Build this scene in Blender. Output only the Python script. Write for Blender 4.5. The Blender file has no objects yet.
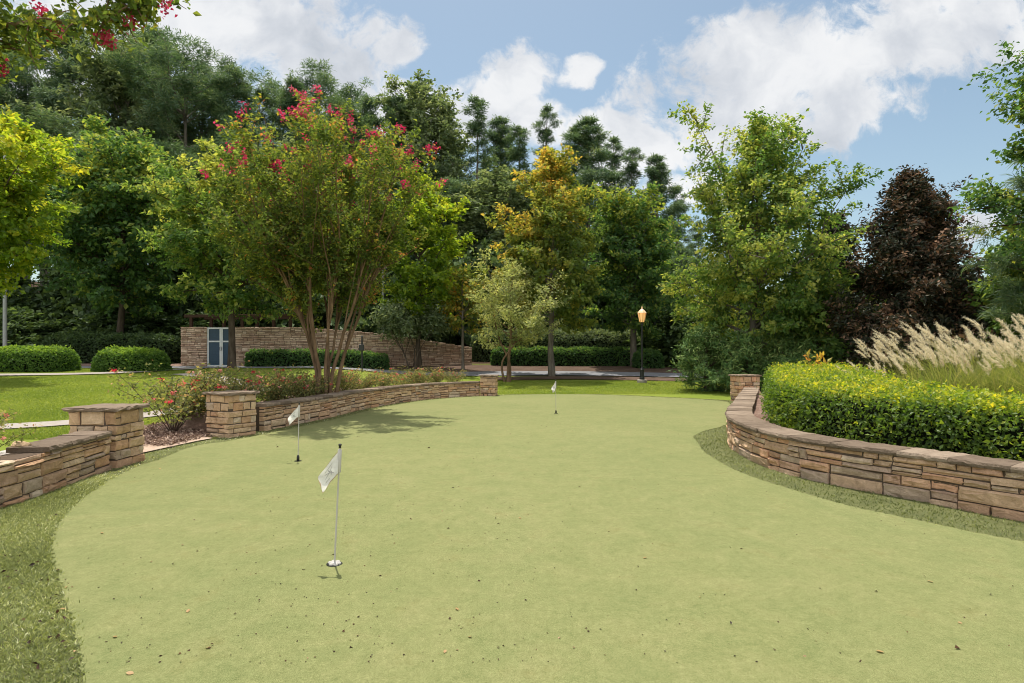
import bpy, math, time
import numpy as np
from mathutils import Vector
T_START = time.time()
C = bpy.context.scene.collection
R = math.radians
F = 600.0; CX = 512.0; HY = 356.0; EYE = 1.6
UP = np.array([0., 0., 1.])

# ------------------------------------------------------------------ materials
class NT:
    def __init__(s, tree): s.t = tree; s.n = tree.nodes; s.l = tree.links
    def add(s, typ, out=0, props=None, **inp):
        nd = s.n.new(typ)
        for k, v in (props or {}).items(): setattr(nd, k, v)
        for k, v in inp.items():
            key = int(k[1:]) if k[0] == 'i' and k[1:].isdigit() else k.replace('_', ' ')
            s.set(nd.inputs[key], v)
        return nd
    def set(s, sock, v):
        if isinstance(v, bpy.types.NodeSocket): s.l.new(v, sock)
        elif isinstance(v, bpy.types.Node): s.l.new(v.outputs[0], sock)
        else:
            if isinstance(v, (tuple, list)) and len(v) == 3 and sock.type == 'RGBA': v = (*v, 1)
            sock.default_value = v
    def math(s, op, a, b=0.0, c=None, clamp=False):
        nd = s.n.new('ShaderNodeMath'); nd.operation = op; nd.use_clamp = clamp
        s.set(nd.inputs[0], a); s.set(nd.inputs[1], b)
        if c is not None: s.set(nd.inputs[2], c)
        return nd.outputs[0]
    def ramp(s, fac, stops, interp='LINEAR'):
        nd = s.n.new('ShaderNodeValToRGB'); cr = nd.color_ramp; cr.interpolation = interp
        while len(cr.elements) < len(stops): cr.elements.new(0.5)
        for e, (p, c) in zip(cr.elements, stops): e.position = p; e.color = (*c, 1) if len(c) == 3 else c
        s.set(nd.inputs[0], fac); return nd.outputs[0]
    def noise(s, scale, detail=3, rough=.55, vec=None, dist=0.0):
        nd = s.add('ShaderNodeTexNoise', Scale=scale, Detail=detail, Roughness=rough, Distortion=dist)
        if vec is not None: s.set(nd.inputs['Vector'], vec)
        return nd.outputs['Fac']
    def mix(s, fac, a, b, mode='MIX'):
        nd = s.n.new('ShaderNodeMix'); nd.data_type = 'RGBA'; nd.blend_type = mode
        s.set(nd.inputs[0], fac); s.set(nd.inputs[6], a); s.set(nd.inputs[7], b); return nd.outputs[2]
    def pos(s): return s.add('ShaderNodeNewGeometry').outputs['Position']
    def attr(s, name='tint'):
        return s.add('ShaderNodeAttribute', props={'attribute_name': name}).outputs['Fac']

def new_mat(name):
    m = bpy.data.materials.new(name); m.use_nodes = True
    m.node_tree.nodes.clear(); return m, NT(m.node_tree)
def finish(m, n, shader):
    o = n.n.new('ShaderNodeOutputMaterial'); n.l.new(shader.outputs[0] if isinstance(shader, bpy.types.Node) else shader, o.inputs[0]); return m
def bump(n, h, strength, dist): return n.add('ShaderNodeBump', Strength=strength, Distance=dist, Height=h).outputs[0]
def bsdf(n, color, rough=.8, spec=.3, metal=0, normal=None):
    b = n.add('ShaderNodeBsdfPrincipled', Base_Color=color, Roughness=rough, Metallic=metal)
    b.inputs['Specular IOR Level'].default_value = spec
    if normal is not None: n.l.new(normal, b.inputs['Normal'])
    return b
def plain(name, col, rough=.6, spec=.4, metal=0, var=.15, vs=8.0):
    m, n = new_mat(name)
    f = n.noise(vs, 4, .6, n.add('ShaderNodeTexCoord').outputs['Object'])
    c = n.mix(n.math('MULTIPLY', f, 1.0), tuple(x * (1 - var) for x in col), tuple(min(1, x * (1 + var)) for x in col))
    return finish(m, n, bsdf(n, c, rough, spec, metal))
def leaf_mat(name, stops, trans=.4, gloss=.02, boost=(1.3, 1.25, .65), rough=.5, k=1.0):
    m, n = new_mat(name); gloss = min(gloss, .03); trans = trans + .17 if trans > .22 else trans
    stops = [(p, tuple(min(.92, x * k) for x in c)) for p, c in stops]
    col = n.ramp(n.attr(), stops)
    tc = n.mix(1.0, col, boost, 'MULTIPLY')
    d = n.add('ShaderNodeBsdfDiffuse', Color=col)
    t = n.add('ShaderNodeBsdfTranslucent', Color=tc)
    mx = n.add('ShaderNodeMixShader', Fac=trans); n.l.new(d.outputs[0], mx.inputs[1]); n.l.new(t.outputs[0], mx.inputs[2])
    g = n.add('ShaderNodeBsdfGlossy', Color=(.8, .8, .75), Roughness=rough)
    m2 = n.add('ShaderNodeMixShader', Fac=gloss); n.l.new(mx.outputs[0], m2.inputs[1]); n.l.new(g.outputs[0], m2.inputs[2])
    return finish(m, n, m2)
def bark_mat(name, a, b, scale=6.0):
    m, n = new_mat(name)
    mp = n.add('ShaderNodeMapping', Vector=n.add('ShaderNodeTexCoord').outputs['Object'], Scale=(1, 1, .22))
    f = n.noise(scale, 5, .65, mp.outputs[0])
    c = n.ramp(f, [(.3, a), (.7, b)])
    return finish(m, n, bsdf(n, c, .9, .15, 0, bump(n, f, .6, .03)))
def stone_mat(name, stops, scale=9.0, sat=1.0):
    m, n = new_mat(name)
    p = n.pos()
    base = n.ramp(n.attr(), stops)
    f1 = n.noise(scale, 6, .65, p, .6); f2 = n.noise(scale * 6, 4, .7, p)
    c = n.mix(n.math('MULTIPLY_ADD', f1, 2.2, -.6, True), n.mix(1.0, base, (.62, .55, .49), 'MULTIPLY'), n.mix(1.0, base, (1.22, 1.17, 1.1), 'MULTIPLY'))
    c = n.mix(n.math('MULTIPLY', f2, .55), c, n.mix(1.0, base, (.48, .44, .42), 'MULTIPLY'))
    h = n.math('ADD', n.math('MULTIPLY', f1, 1.0), n.math('MULTIPLY', f2, .7))
    return finish(m, n, bsdf(n, c, .9, .2, 0, bump(n, h, 1.0, .035)))

# ------------------------------------------------------------------ mesh building
def norm(v):
    return v / np.maximum(np.linalg.norm(v, axis=-1, keepdims=True), 1e-9)
class MB:
    def __init__(s): s.V = []; s.P = []; s.n = 0
    def add(s, V, Fs, a=0.5):
        V = np.asarray(V, float).reshape(-1, 3); Fs = np.asarray(Fs, int)
        a = np.broadcast_to(np.asarray(a, float), (len(Fs),))
        s.V.append(V); s.P.append((Fs + s.n, a)); s.n += len(V)
    def mesh(s, name, mat, smooth=False):
        me = bpy.data.meshes.new(name)
        V = np.concatenate(s.V).astype(np.float32)
        me.vertices.add(len(V)); me.vertices.foreach_set('co', V.ravel())
        lv = np.concatenate([f.ravel() for f, _ in s.P]).astype(np.int32)
        tot = np.concatenate([np.full(len(f), f.shape[1]) for f, _ in s.P]).astype(np.int32)
        st = np.concatenate([[0], np.cumsum(tot)[:-1]]).astype(np.int32)
        me.loops.add(len(lv)); me.loops.foreach_set('vertex_index', lv)
        me.polygons.add(len(tot)); me.polygons.foreach_set('loop_start', st); me.polygons.foreach_set('loop_total', tot)
        me.update(calc_edges=True)
        at = me.attributes.new('tint', 'FLOAT', 'FACE')
        at.data.foreach_set('value', np.concatenate([a for _, a in s.P]).astype(np.float32))
        me.polygons.foreach_set('use_smooth', np.full(len(tot), smooth))
        me.materials.append(mat); me.validate(); return me
    def obj(s, name, mat, parent=None, smooth=False, loc=None):
        o = bpy.data.objects.new(name, s.mesh(name, mat, smooth)); C.objects.link(o)
        if parent is not None: o.parent = parent
        if loc is not None: o.location = loc
        return o
def tag(o, label=None, cat=None, group=None, kind=None):
    if label: o['label'] = label
    if cat: o['category'] = cat
    if group: o['group'] = group
    if kind: o['kind'] = kind
    return o
def empty(name, loc, label, cat, rz=0, group=None):
    o = bpy.data.objects.new(name, None); C.objects.link(o); o.location = loc; o.rotation_euler.z = rz
    o.empty_display_size = .2
    return tag(o, label, cat, group)
def copy_tree(o, loc=None, rz=None, sc=None, label=None):
    c = o.copy(); C.objects.link(c)
    for ch in list(o.children):
        d = ch.copy(); C.objects.link(d); d.parent = c
        for g in ch.children:
            e = g.copy(); C.objects.link(e); e.parent = d
    if loc is not None: c.location = loc
    if rz is not None: c.rotation_euler.z = rz
    if sc is not None: c.scale = sc if hasattr(sc, '__len__') else (sc,) * 3
    if label: c['label'] = label
    return c

def tube(mb, pts, rad, n=8, a=.5, cap=True):
    pts = np.asarray(pts, float); k = len(pts); rad = np.broadcast_to(np.asarray(rad, float), (k,))
    d = norm(np.gradient(pts, axis=0))
    ref = np.array([1., 0, 0]) if abs(d[0][0]) < .8 else np.array([0, 1., 0])
    u = norm(ref - d * (d @ ref)[:, None]); v = np.cross(d, u)
    th = np.linspace(0, 2 * np.pi, n, endpoint=False)
    V = pts[:, None] + rad[:, None, None] * (np.cos(th)[None, :, None] * u[:, None] + np.sin(th)[None, :, None] * v[:, None])
    i = np.arange(k - 1)[:, None] * n; j = np.arange(n)[None]; j2 = (j + 1) % n
    Fq = np.stack([i + j, i + j2, i + n + j2, i + n + j], -1).reshape(-1, 4)
    mb.add(V.reshape(-1, 3), Fq, a)
    if cap:
        mb.add(V[-1], np.arange(n)[None], a); mb.add(V[0], np.arange(n)[::-1][None], a)
def lathe(mb, prof, n=16, c=(0, 0, 0), a=.5):
    prof = np.asarray(prof, float); th = np.linspace(0, 2 * np.pi, n, endpoint=False); k = len(prof)
    V = np.stack([prof[:, None, 0] * np.cos(th), prof[:, None, 0] * np.sin(th), np.broadcast_to(prof[:, None, 1], (k, n))], -1) + np.asarray(c)
    i = np.arange(k - 1)[:, None] * n; j = np.arange(n)[None]; j2 = (j + 1) % n
    mb.add(V.reshape(-1, 3), np.stack([i + j, i + j2, i + n + j2, i + n + j], -1).reshape(-1, 4), a)
    mb.add(V[-1], np.arange(n)[None], a); mb.add(V[0], np.arange(n)[::-1][None], a)
def box(mb, lo, hi, c=.004, a=.5):
    lo = np.asarray(lo, float); hi = np.asarray(hi, float); c = min(c, *(hi - lo) / 3)
    V = []; ix = {}
    for ax in range(3):
        for sx in (0, 1):
            for sy in (0, 1):
                for sz in (0, 1):
                    s = (sx, sy, sz); p = [lo[q] + c if s[q] == 0 else hi[q] - c for q in range(3)]
                    p[ax] = lo[ax] if s[ax] == 0 else hi[ax]
                    ix[(ax, s)] = len(V); V.append(p)
    Q = []; Tt = []
    def S(**k): return (k['x'], k['y'], k['z'])
    nm = 'xyz'
    for ax in range(3):
        b, d = (ax + 1) % 3, (ax + 2) % 3
        for s in (0, 1):
            q = []
            for (p, r) in ((0, 0), (1, 0), (1, 1), (0, 1)):
                t = [0, 0, 0]; t[ax] = s; t[b] = p; t[d] = r; q.append(ix[(ax, tuple(t))])
            Q.append(q if s else q[::-1])
        for p in (0, 1):
            for r in (0, 1):
                e = []
                for s in (0, 1):
                    t = [0, 0, 0]; t[ax] = s; t[b] = p; t[d] = r; e.append((ix[(b, tuple(t))], ix[(d, tuple(t))]))
                q = [e[0][0], e[1][0], e[1][1], e[0][1]]
                Q.append(q if (p == r) else q[::-1])
    for s in np.ndindex(2, 2, 2):
        t = [ix[(q, s)] for q in range(3)]; Tt.append(t if (sum(s) % 2) else t[::-1])
    n0 = len(V)
    mb.add(V, Q, a); mb.V.append(np.zeros((0, 3)))
    mb.P.append((np.array(Tt) + mb.n - n0, np.full(8, a)))

def leaves(mb, P, size, tint, rng, out=None, upw=.9, outw=.5, rnd=.75, asp=.6, axis=None, fold=.12):
    N = len(P); size = np.broadcast_to(size, (N,))
    n = rng.normal(size=(N, 3)) * rnd; n[:, 2] += upw
    if out is not None: n += out * outw
    n = norm(n)
    a = rng.normal(size=(N, 3))
    if axis is not None: a = a * .5 + axis
    elif out is not None: a = a + out * .8
    a = norm(a - n * np.sum(a * n, 1, keepdims=True)); b = np.cross(n, a)
    L = size[:, None]; W = L * asp * .5
    V = np.stack([P - a * L * .1, P + a * L * .4 + b * W + n * L * fold, P + a * L * .95 - n * L * fold * .5, P + a * L * .4 - b * W + n * L * fold], 1)
    mb.add(V.reshape(-1, 3), np.arange(4 * N).reshape(N, 4), tint)

# ------------------------------------------------------------------ terrain
def sm(a, b, x):
    t = np.clip((x - a) / (b - a), 0, 1); return t * t * (3 - 2 * t)
WALL_Y = [9.0, 12.3, 14.1, 15.5, 17.5, 19.2, 20.4, 22.3, 23.4, 24.1]
WALL_X = [-6.2, -5.33, -4.98, -4.72, -4.5, -4.15, -3.8, -3.0, -2.05, -1.2]
def Tz(x, y):
    x = np.asarray(x, float); y = np.asarray(y, float)
    lf = np.interp(y, [13, 16, 20, 25, 30, 36, 39, 44, 52, 62, 100, 200, 500], [0, .08, .3, .58, .85, .95, 1.15, 1.9, 3.8, 6, 14, 24, 28])
    md = np.interp(y, [24.8, 31, 36, 38, 42, 50, 65, 100, 200, 500], [0, .26, .58, .8, 1.2, 2.2, 5.5, 12, 20, 24])
    rt = np.interp(y, [24.8, 31, 40, 60, 500], [0, .25, .4, .8, 6])
    u = x / np.maximum(y, 10)
    wl = sm(-.10, -.34, u); wr = sm(.22, .5, u)
    z = (md * (1 - wl) + lf * wl) * (1 - wr) + rt * wr
    f = np.maximum(sm(0.1, 2.5, np.interp(y, WALL_Y, WALL_X) - x), sm(24.6, 29, y))
    return z * f
def ground(px, py, y0=3.0, y1=200.):
    ys = np.linspace(y0, y1, 8000); xs = (px - CX) / F * ys; zs = EYE - (py - HY) / F * ys
    h = zs - Tz(xs, ys); i = np.argmax(h < 0); i = i if h[i] < 0 else len(ys) - 1
    return float(xs[i]), float(ys[i])
def at(px, Y): return ((px - CX) / F * Y, Y)
def zof(py, Y): return EYE - (py - HY) / F * Y
def flat(px, py): Y = F * EYE / (py - HY); return ((px - CX) / F * Y, Y)

def catmull(pts, n=8, closed=False):
    pts = np.asarray(pts, float); k = len(pts)
    out = []
    rng_ = range(k) if closed else range(k - 1)
    for i in rng_:
        g = (lambda j: pts[j % k]) if closed else (lambda j: pts[min(max(j, 0), k - 1)])
        p0, p1, p2, p3 = g(i - 1), g(i), g(i + 1), g(i + 2)
        for t in np.linspace(0, 1, n, endpoint=False):
            out.append(.5 * ((2 * p1) + (-p0 + p2) * t + (2 * p0 - 5 * p1 + 4 * p2 - p3) * t * t + (-p0 + 3 * p1 - 3 * p2 + p3) * t ** 3))
    if not closed: out.append(pts[-1])
    return np.array(out)
class Path:
    def __init__(s, pts):
        s.p = np.asarray(pts, float); s.s = np.concatenate([[0], np.cumsum(np.linalg.norm(np.diff(s.p, axis=0), axis=1))]); s.L = s.s[-1]
    def at(s, t):
        t = np.clip(t, 0, s.L); return np.stack([np.interp(t, s.s, s.p[:, 0]), np.interp(t, s.s, s.p[:, 1])], -1)
    def nrm(s, t, e=.15):   # right-hand normal
        d = norm(s.at(np.asarray(t) + e) - s.at(np.asarray(t) - e)); return np.stack([d[..., 1], -d[..., 0]], -1)

# ------------------------------------------------------------------ base materials
def m_lawn():
    m, n = new_mat('lawn'); p = n.pos()
    f1 = n.noise(.35, 4, .6, p); f2 = n.noise(9, 4, .7, p); f3 = n.noise(70, 3, .7, p)
    c = n.ramp(f1, [(.3, (.205, .26, .04)), (.55, (.28, .325, .052)), (.75, (.36, .36, .09))])
    c = n.mix(n.math('MULTIPLY_ADD', f2, 1.4, -.3, True), n.mix(1., c, (.6, .66, .55), 'MULTIPLY'), c)
    c = n.mix(n.math('MULTIPLY', f3, .5), c, n.mix(1., c, (.5, .55, .4), 'MULTIPLY'))
    # brown woodland floor beyond the lawn
    y = n.add('ShaderNodeSeparateXYZ', Vector=p).outputs[1]
    w = n.math('MULTIPLY_ADD', n.math('ADD', y, n.math('MULTIPLY', f1, 4)), .5, -20.3, True)
    c = n.mix(w, c, n.ramp(f2, [(.3, (.035, .022, .013)), (.7, (.10, .06, .035))]))
    return finish(m, n, bsdf(n, c, .9, .1, 0, bump(n, n.math('ADD', f2, f3), .5, .04)))
def m_green():
    m, n = new_mat('putting_turf'); p = n.pos()
    f0 = n.noise(.22, 4, .6, p, .5); f1 = n.noise(2.6, 6, .72, p, .4); f6 = n.noise(15, 5, .8, p); f2 = n.noise(230, 2, .7, p); f3 = n.noise(55, 5, .8, p)
    mp = n.add('ShaderNodeMapping', Vector=p, Rotation=(0, 0, .25), Scale=(1.0, .12, 1))
    f4 = n.noise(.9, 4, .6, mp.outputs[0])
    c = n.ramp(n.math('MULTIPLY_ADD', f0, .42, n.math('MULTIPLY', f1, .58)), [(.34, (.225, .250, .116)), (.5, (.276, .284, .140)), (.66, (.33, .316, .170))]
         )
    c = n.mix(n.math('MULTIPLY_ADD', f4, .9, -.25, True), c, n.mix(1., c, (1.04, 1.01, .97), 'MULTIPLY'))
    c = n.mix(n.math('MULTIPLY_ADD', f3, 2.6, -.8, True), n.mix(1., c, (.74, .77, .68), 'MULTIPLY'), n.mix(1., c, (1.07, 1.06, 1.04), 'MULTIPLY'))
    c = n.mix(n.math('MULTIPLY_ADD', f2, 2.8, -.9, True), n.mix(1., c, (.5, .54, .43), 'MULTIPLY'), n.mix(1., c, (1.2, 1.18, 1.12), 'MULTIPLY'))
    st = n.noise(2.6, 5, .7, p)
    c = n.mix(n.math('MULTIPLY_ADD', st, 5, -2.9, True), c, n.mix(1., c, (.84, .80, .72), 'MULTIPLY'))
    mp2 = n.add('ShaderNodeMapping', Vector=p, Rotation=(0, 0, -.5), Scale=(6, .35, 1)); s5 = n.noise(3, 4, .7, mp2.outputs[0])
    c = n.mix(n.math('MULTIPLY_ADD', s5, 2.5, -1.0, True), n.mix(1., c, (.95, .96, .94), 'MULTIPLY'), c)
    c = n.mix(n.math('MULTIPLY_ADD', f6, 2.6, -.8, True), n.mix(1., c, (.84, .85, .80), 'MULTIPLY'), n.mix(1., c, (1.07, 1.06, 1.05), 'MULTIPLY'))
    return finish(m, n, bsdf(n, c, .92, .12, 0, bump(n, n.math('ADD', f2, n.math('MULTIPLY', f3, .6)), .55, .008)))
def m_mottle(name, stops, scale, rough=.95, bs=.7, bd=.03):
    m, n = new_mat(name); p = n.pos()
    f1 = n.noise(scale, 6, .75, p, .3); f2 = n.noise(scale * .08, 3, .6, p)
    c = n.ramp(n.math('MULTIPLY_ADD', f2, .35, n.math('MULTIPLY', f1, .7)), stops)
    return finish(m, n, bsdf(n, c, rough, .15, 0, bump(n, f1, bs, bd)))
M = {}
M['lawn'] = m_lawn(); M['green'] = m_green()
M['fringe'] = m_mottle('fringe_turf', [(.3, (.06, .068, .024)), (.55, (.13, .14, .052)), (.75, (.24, .235, .11))], 45)
M['mulch'] = m_mottle('mulch', [(.3, (.08, .045, .034)), (.5, (.20, .125, .095)), (.72, (.40, .29, .23))], 26)
M['straw'] = m_mottle('pine_straw', [(.3, (.04, .024, .016)), (.5, (.10, .064, .045)), (.72, (.19, .13, .095))], 14)
M['concrete'] = m_mottle('concrete', [(.3, (.25, .22, .185)), (.5, (.33, .29, .25)), (.72, (.42, .38, .33))], 12, .85, .3, .01)
M['asphalt'] = m_mottle('asphalt', [(.3, (.13, .13, .14)), (.5, (.2, .2, .21)), (.72, (.27, .27, .28))], 30, .85, .3, .01)
M['gravel'] = m_mottle('gravel', [(.3, (.2, .17, .14)), (.5, (.5, .45, .4)), (.7, (.72, .67, .6))], 20, .9, .9, .03)
TAN = [(0, (.62, .41, .25)), (.16, (.84, .62, .41)), (.34, (.70, .50, .33)), (.5, (.90, .70, .48)), (.66, (.78, .48, .29)), (.82, (.56, .43, .33)), (1, (.91, .77, .58))]
RUST = [(0, (.62, .40, .26)), (.15, (.82, .59, .40)), (.32, (.68, .51, .35)), (.5, (.90, .64, .43)), (.66, (.90, .53, .34)), (.82, (.58, .45, .35)), (1, (.88, .71, .53))]
PINK = [(0, (.50, .34, .26)), (.3, (.70, .53, .42)), (.6, (.84, .68, .55)), (.8, (.60, .43, .34)), (1, (.88, .75, .63))]
M['stone_tan'] = stone_mat('tan_stone', TAN); M['stone_rust'] = stone_mat('rust_stone', RUST); M['stone_pink'] = stone_mat('pale_stone', PINK, 3)
M['coping'] = stone_mat('coping_stone', [(0, (.21, .165, .125)), (.5, (.31, .25, .195)), (1, (.42, .345, .275))], 7)
M['coping_light'] = stone_mat('light_coping_stone', [(0, (.22, .165, .125)), (.5, (.28, .21, .165)), (1, (.34, .27, .21))], 7)
M['core'] = plain('dark_mortar', (.11, .08, .058), .95, .1)  # dark brown joint colour behind the stones
M['bark_brown'] = bark_mat('brown_bark', (.045, .032, .022), (.13, .10, .075))
M['bark_grey'] = bark_mat('grey_bark', (.09, .075, .06), (.25, .22, .18))
M['bark_myrtle'] = bark_mat('myrtle_bark', (.075, .045, .025), (.26, .17, .10), 6)
M['twig'] = plain('twig', (.06, .04, .028), .9, .1)
M['dark_core'] = plain('hedge_inner_shade', (.010, .013, .006), .95, .05)
M['black_metal'] = plain('black_metal', (.015, .015, .015), .45, .5)
M['grey_metal'] = plain('grey_metal', (.3, .31, .31), .5, .5)
M['white_paint'] = plain('white_paint', (.74, .75, .75), .5, .4, 0, .05)
M['blue_paint'] = plain('blue_panel', (.035, .075, .12), .45, .45)
M['wood_brown'] = plain('stained_wood', (.055, .028, .016), .7, .2)
M['flag_pole'] = plain('flag_pole', (.5, .47, .42), .5, .4)
M['flag_cloth'] = None
M['plastic_white'] = plain('white_plastic', (.42, .40, .36), .5, .4, 0, .08)

# ------------------------------------------------------------------ world
def world():
    w = bpy.data.worlds.new('World'); bpy.context.scene.world = w; w.use_nodes = True
    w.node_tree.nodes.clear(); n = NT(w.node_tree)
    sky = n.add('ShaderNodeTexSky', props=dict(sky_type='NISHITA', sun_disc=False, sun_elevation=SUN_EL, sun_rotation=SUN_ROT, air_density=1.0, dust_density=1.6, ozone_density=1.0, altitude=200.))
    d = n.add('ShaderNodeTexCoord').outputs['Generated']
    sp = n.add('ShaderNodeSeparateXYZ', Vector=d)
    ay = n.math('MAXIMUM', n.math('ABSOLUTE', sp.outputs[1]), .15)
    u = n.math('DIVIDE', sp.outputs[0], ay); v = n.math('DIVIDE', sp.outputs[2], ay)
    uv = n.add('ShaderNodeCombineXYZ', X=u, Y=v)
    B = [(915, 40, 140, 52, 20), (780, 82, 150, 66, 14), (705, 118, 76, 44, 20), (640, 150, 80, 30, 8), (1000, 14, 60, 15, 20), (850, 118, 90, 22, 16),
         (225, 22, 130, 48, 0), (300, 50, 84, 44, -12), (110, 25, 100, 44, 0), (345, 98, 90, 30, -8), (440, 122, 90, 22, 0), (40, 60, 90, 60, 0),
         (398, 38, 32, 26, 0), (519, 74, 34, 28, 30), (576, 70, 22, 17, 20), (500, 112, 66, 24, 0), (560, 128, 60, 16, 0), (612, 132, 60, 22, 0),
         (690, 188, 50, 18, 0), (975, 232, 50, 16, 10), (700, -120, 260, 60, 0), (250, -160, 200, 70, 10), (1300, 100, 200, 60, 0), (-200, 60, 180, 90, 0)]
    wn = n.add('ShaderNodeTexNoise', Vector=uv, Scale=5.0, Detail=3.0, Roughness=.6)
    wv = n.add('ShaderNodeVectorMath', props={'operation': 'MULTIPLY_ADD'}); n.set(wv.inputs[0], wn.outputs['Color']); wv.inputs[1].default_value = (.10, .10, 0); wv.inputs[2].default_value = (-.05, -.05, 0)
    w2 = n.add('ShaderNodeVectorMath', props={'operation': 'ADD'}); n.set(w2.inputs[0], uv.outputs[0]); n.set(w2.inputs[1], wv.outputs[0])
    s2 = n.add('ShaderNodeSeparateXYZ', Vector=w2.outputs[0])
    tot = None
    for (px, py, rx, ry, rot) in B:
        cu, cv, ru, rv = (px - CX) / F, (HY - py) / F, rx / F, ry / F
        c, s = math.cos(R(rot)), math.sin(R(rot))
        du = n.math('SUBTRACT', s2.outputs[0], cu); dv = n.math('SUBTRACT', s2.outputs[1], cv)
        a = n.math('ADD', n.math('MULTIPLY', du, c / ru), n.math('MULTIPLY', dv, s / ru))
        b = n.math('ADD', n.math('MULTIPLY', du, -s / rv), n.math('MULTIPLY', dv, c / rv))
        q = n.math('SUBTRACT', 1.0, n.math('ADD', n.math('MULTIPLY', a, a), n.math('MULTIPLY', b, b)))
        q = n.math('MAXIMUM', q, -2.0)
        tot = q if tot is None else n.math('SMOOTH_MAX', tot, q, .35)
    fb = n.noise(8.5, 8, .66, w2.outputs[0], .1)
    dens = n.math('ADD', tot, n.math('MULTIPLY_ADD', fb, 6.0, -2.75))
    back = n.add('ShaderNodeMapRange', props={'interpolation_type': 'SMOOTHSTEP'}, Value=n.math('SUBTRACT', sp.outputs[1], n.math('MULTIPLY', sp.outputs[2], .55)), From_Min=.08, From_Max=-.55).outputs[0]  # unseen cloud bank added behind and above the camera as fill light
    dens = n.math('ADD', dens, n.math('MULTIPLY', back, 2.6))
    mask = n.add('ShaderNodeMapRange', props={'interpolation_type': 'SMOOTHSTEP'}, Value=dens, From_Min=-.30, From_Max=.75).outputs[0]
    mask = n.math('MULTIPLY', mask, .96)
    off = n.add('ShaderNodeVectorMath', props={'operation': 'ADD'}); n.set(off.inputs[0], w2.outputs[0]); off.inputs[1].default_value = (.02, .09, 0)
    fs = n.noise(4.2, 7, .58, off.outputs[0], .1)
    shade = n.math('MULTIPLY_ADD', fs, 2.9, -.92, True)
    cc = n.ramp(shade, [(0, (1, 1, 1)), (.35, (.93, .94, .955)), (.7, (.72, .75, .80)), (1, (.58, .62, .68))])
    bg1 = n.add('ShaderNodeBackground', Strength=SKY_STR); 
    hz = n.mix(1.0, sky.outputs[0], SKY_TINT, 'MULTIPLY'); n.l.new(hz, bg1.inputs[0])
    bg2 = n.add('ShaderNodeBackground', Color=cc, Strength=n.math('MULTIPLY_ADD', back, .55, .96))  # added rear cloud bank is brightened for fill
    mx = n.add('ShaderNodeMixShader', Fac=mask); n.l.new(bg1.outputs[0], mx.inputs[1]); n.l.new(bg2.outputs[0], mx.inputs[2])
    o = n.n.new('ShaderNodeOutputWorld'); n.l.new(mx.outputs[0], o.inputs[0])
SUN_EL = R(73); SUN_AZ = (-.28, 1.0)     # horizontal direction towards the sun
SUN_ROT = math.atan2(SUN_AZ[0], SUN_AZ[1])
SKY_STR = .15; SKY_TINT = (1.07, 1.07, .92)
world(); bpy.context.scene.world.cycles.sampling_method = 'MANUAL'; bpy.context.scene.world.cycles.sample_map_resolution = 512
sl = bpy.data.lights.new('sun', 'SUN'); sl.energy = 5.3; sl.angle = R(.53); sl.color = (1, .95, .86)
so = bpy.data.objects.new('sun', sl); C.objects.link(so)
hd = norm(np.array(SUN_AZ)); sd = Vector((hd[0] * math.cos(SUN_EL), hd[1] * math.cos(SUN_EL), math.sin(SUN_EL)))
so.rotation_euler = sd.to_track_quat('Z', 'Y').to_euler()
so.location = (0, 0, 40)

cam = bpy.data.cameras.new('camera'); co = bpy.data.objects.new('camera', cam); C.objects.link(co)
co.location = (0, 0, EYE); co.rotation_euler = (R(90), 0, 0); cam.sensor_width = 36; cam.lens = F / 1024 * 36
cam.shift_y = (HY - 341.5) / 1024; cam.clip_end = 3000; cam.clip_start = .05
bpy.context.scene.camera = co
sc = bpy.context.scene
sc.view_settings.view_transform = 'Standard'; sc.view_settings.look = 'None'; sc.view_settings.exposure = 0; sc.view_settings.gamma = 1
sc.render.engine = 'CYCLES'
cy = sc.cycles; cy.max_bounces = 6; cy.diffuse_bounces = 3; cy.glossy_bounces = 2; cy.transmission_bounces = 4; cy.transparent_max_bounces = 4
cy.filter_width = 1.0; cy.use_denoising = True; cy.sample_clamp_indirect = 4; cy.caustics_reflective = False; cy.caustics_refractive = False

# ------------------------------------------------------------------ ground sheets
def terrain():
    xs = np.unique(np.concatenate([np.linspace(-20, 16, 91), np.linspace(-60, -20, 41), np.linspace(16, 60, 45), np.linspace(-500, -60, 23), np.linspace(60, 500, 23)]))
    ys = np.unique(np.concatenate([np.linspace(-80, 0, 11), np.linspace(0, 50, 151), np.linspace(50, 110, 41), np.linspace(110, 600, 30)]))
    X, Y = np.meshgrid(xs, ys); Z = Tz(X, Y)
    V = np.stack([X, Y, Z], -1).reshape(-1, 3); nx = len(xs)
    i = (np.arange(len(ys) - 1)[:, None] * nx + np.arange(nx - 1)[None])
    mb = MB(); mb.add(V, np.stack([i, i + 1, i + nx + 1, i + nx], -1).reshape(-1, 4))
    tag(mb.obj('lawn', M['lawn'], smooth=True), kind='structure')
terrain()
def sheet(name, outline, z, mat, edge=0.0):
    import bmesh
    bm = bmesh.new(); vs = [bm.verts.new((x, y, z)) for x, y in outline]
    f = bm.faces.new(vs)
    if f.normal.z < 0: f.normal_flip()
    f.normal_update()
    if f.normal.z < 0: f.normal_flip()
    bmesh.ops.triangulate(bm, faces=[f])
    if edge:
        k = len(vs)
        lo = [bm.verts.new((v.co.x, v.co.y, z - edge)) for v in vs]
        for i in range(k): bm.faces.new((vs[i], vs[(i + 1) % k], lo[(i + 1) % k], lo[i]))
    me = bpy.data.meshes.new(name); bm.to_mesh(me); bm.free(); me.materials.append(mat)
    o = bpy.data.objects.new(name, me); C.objects.link(o); return tag(o, kind='structure')
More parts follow.
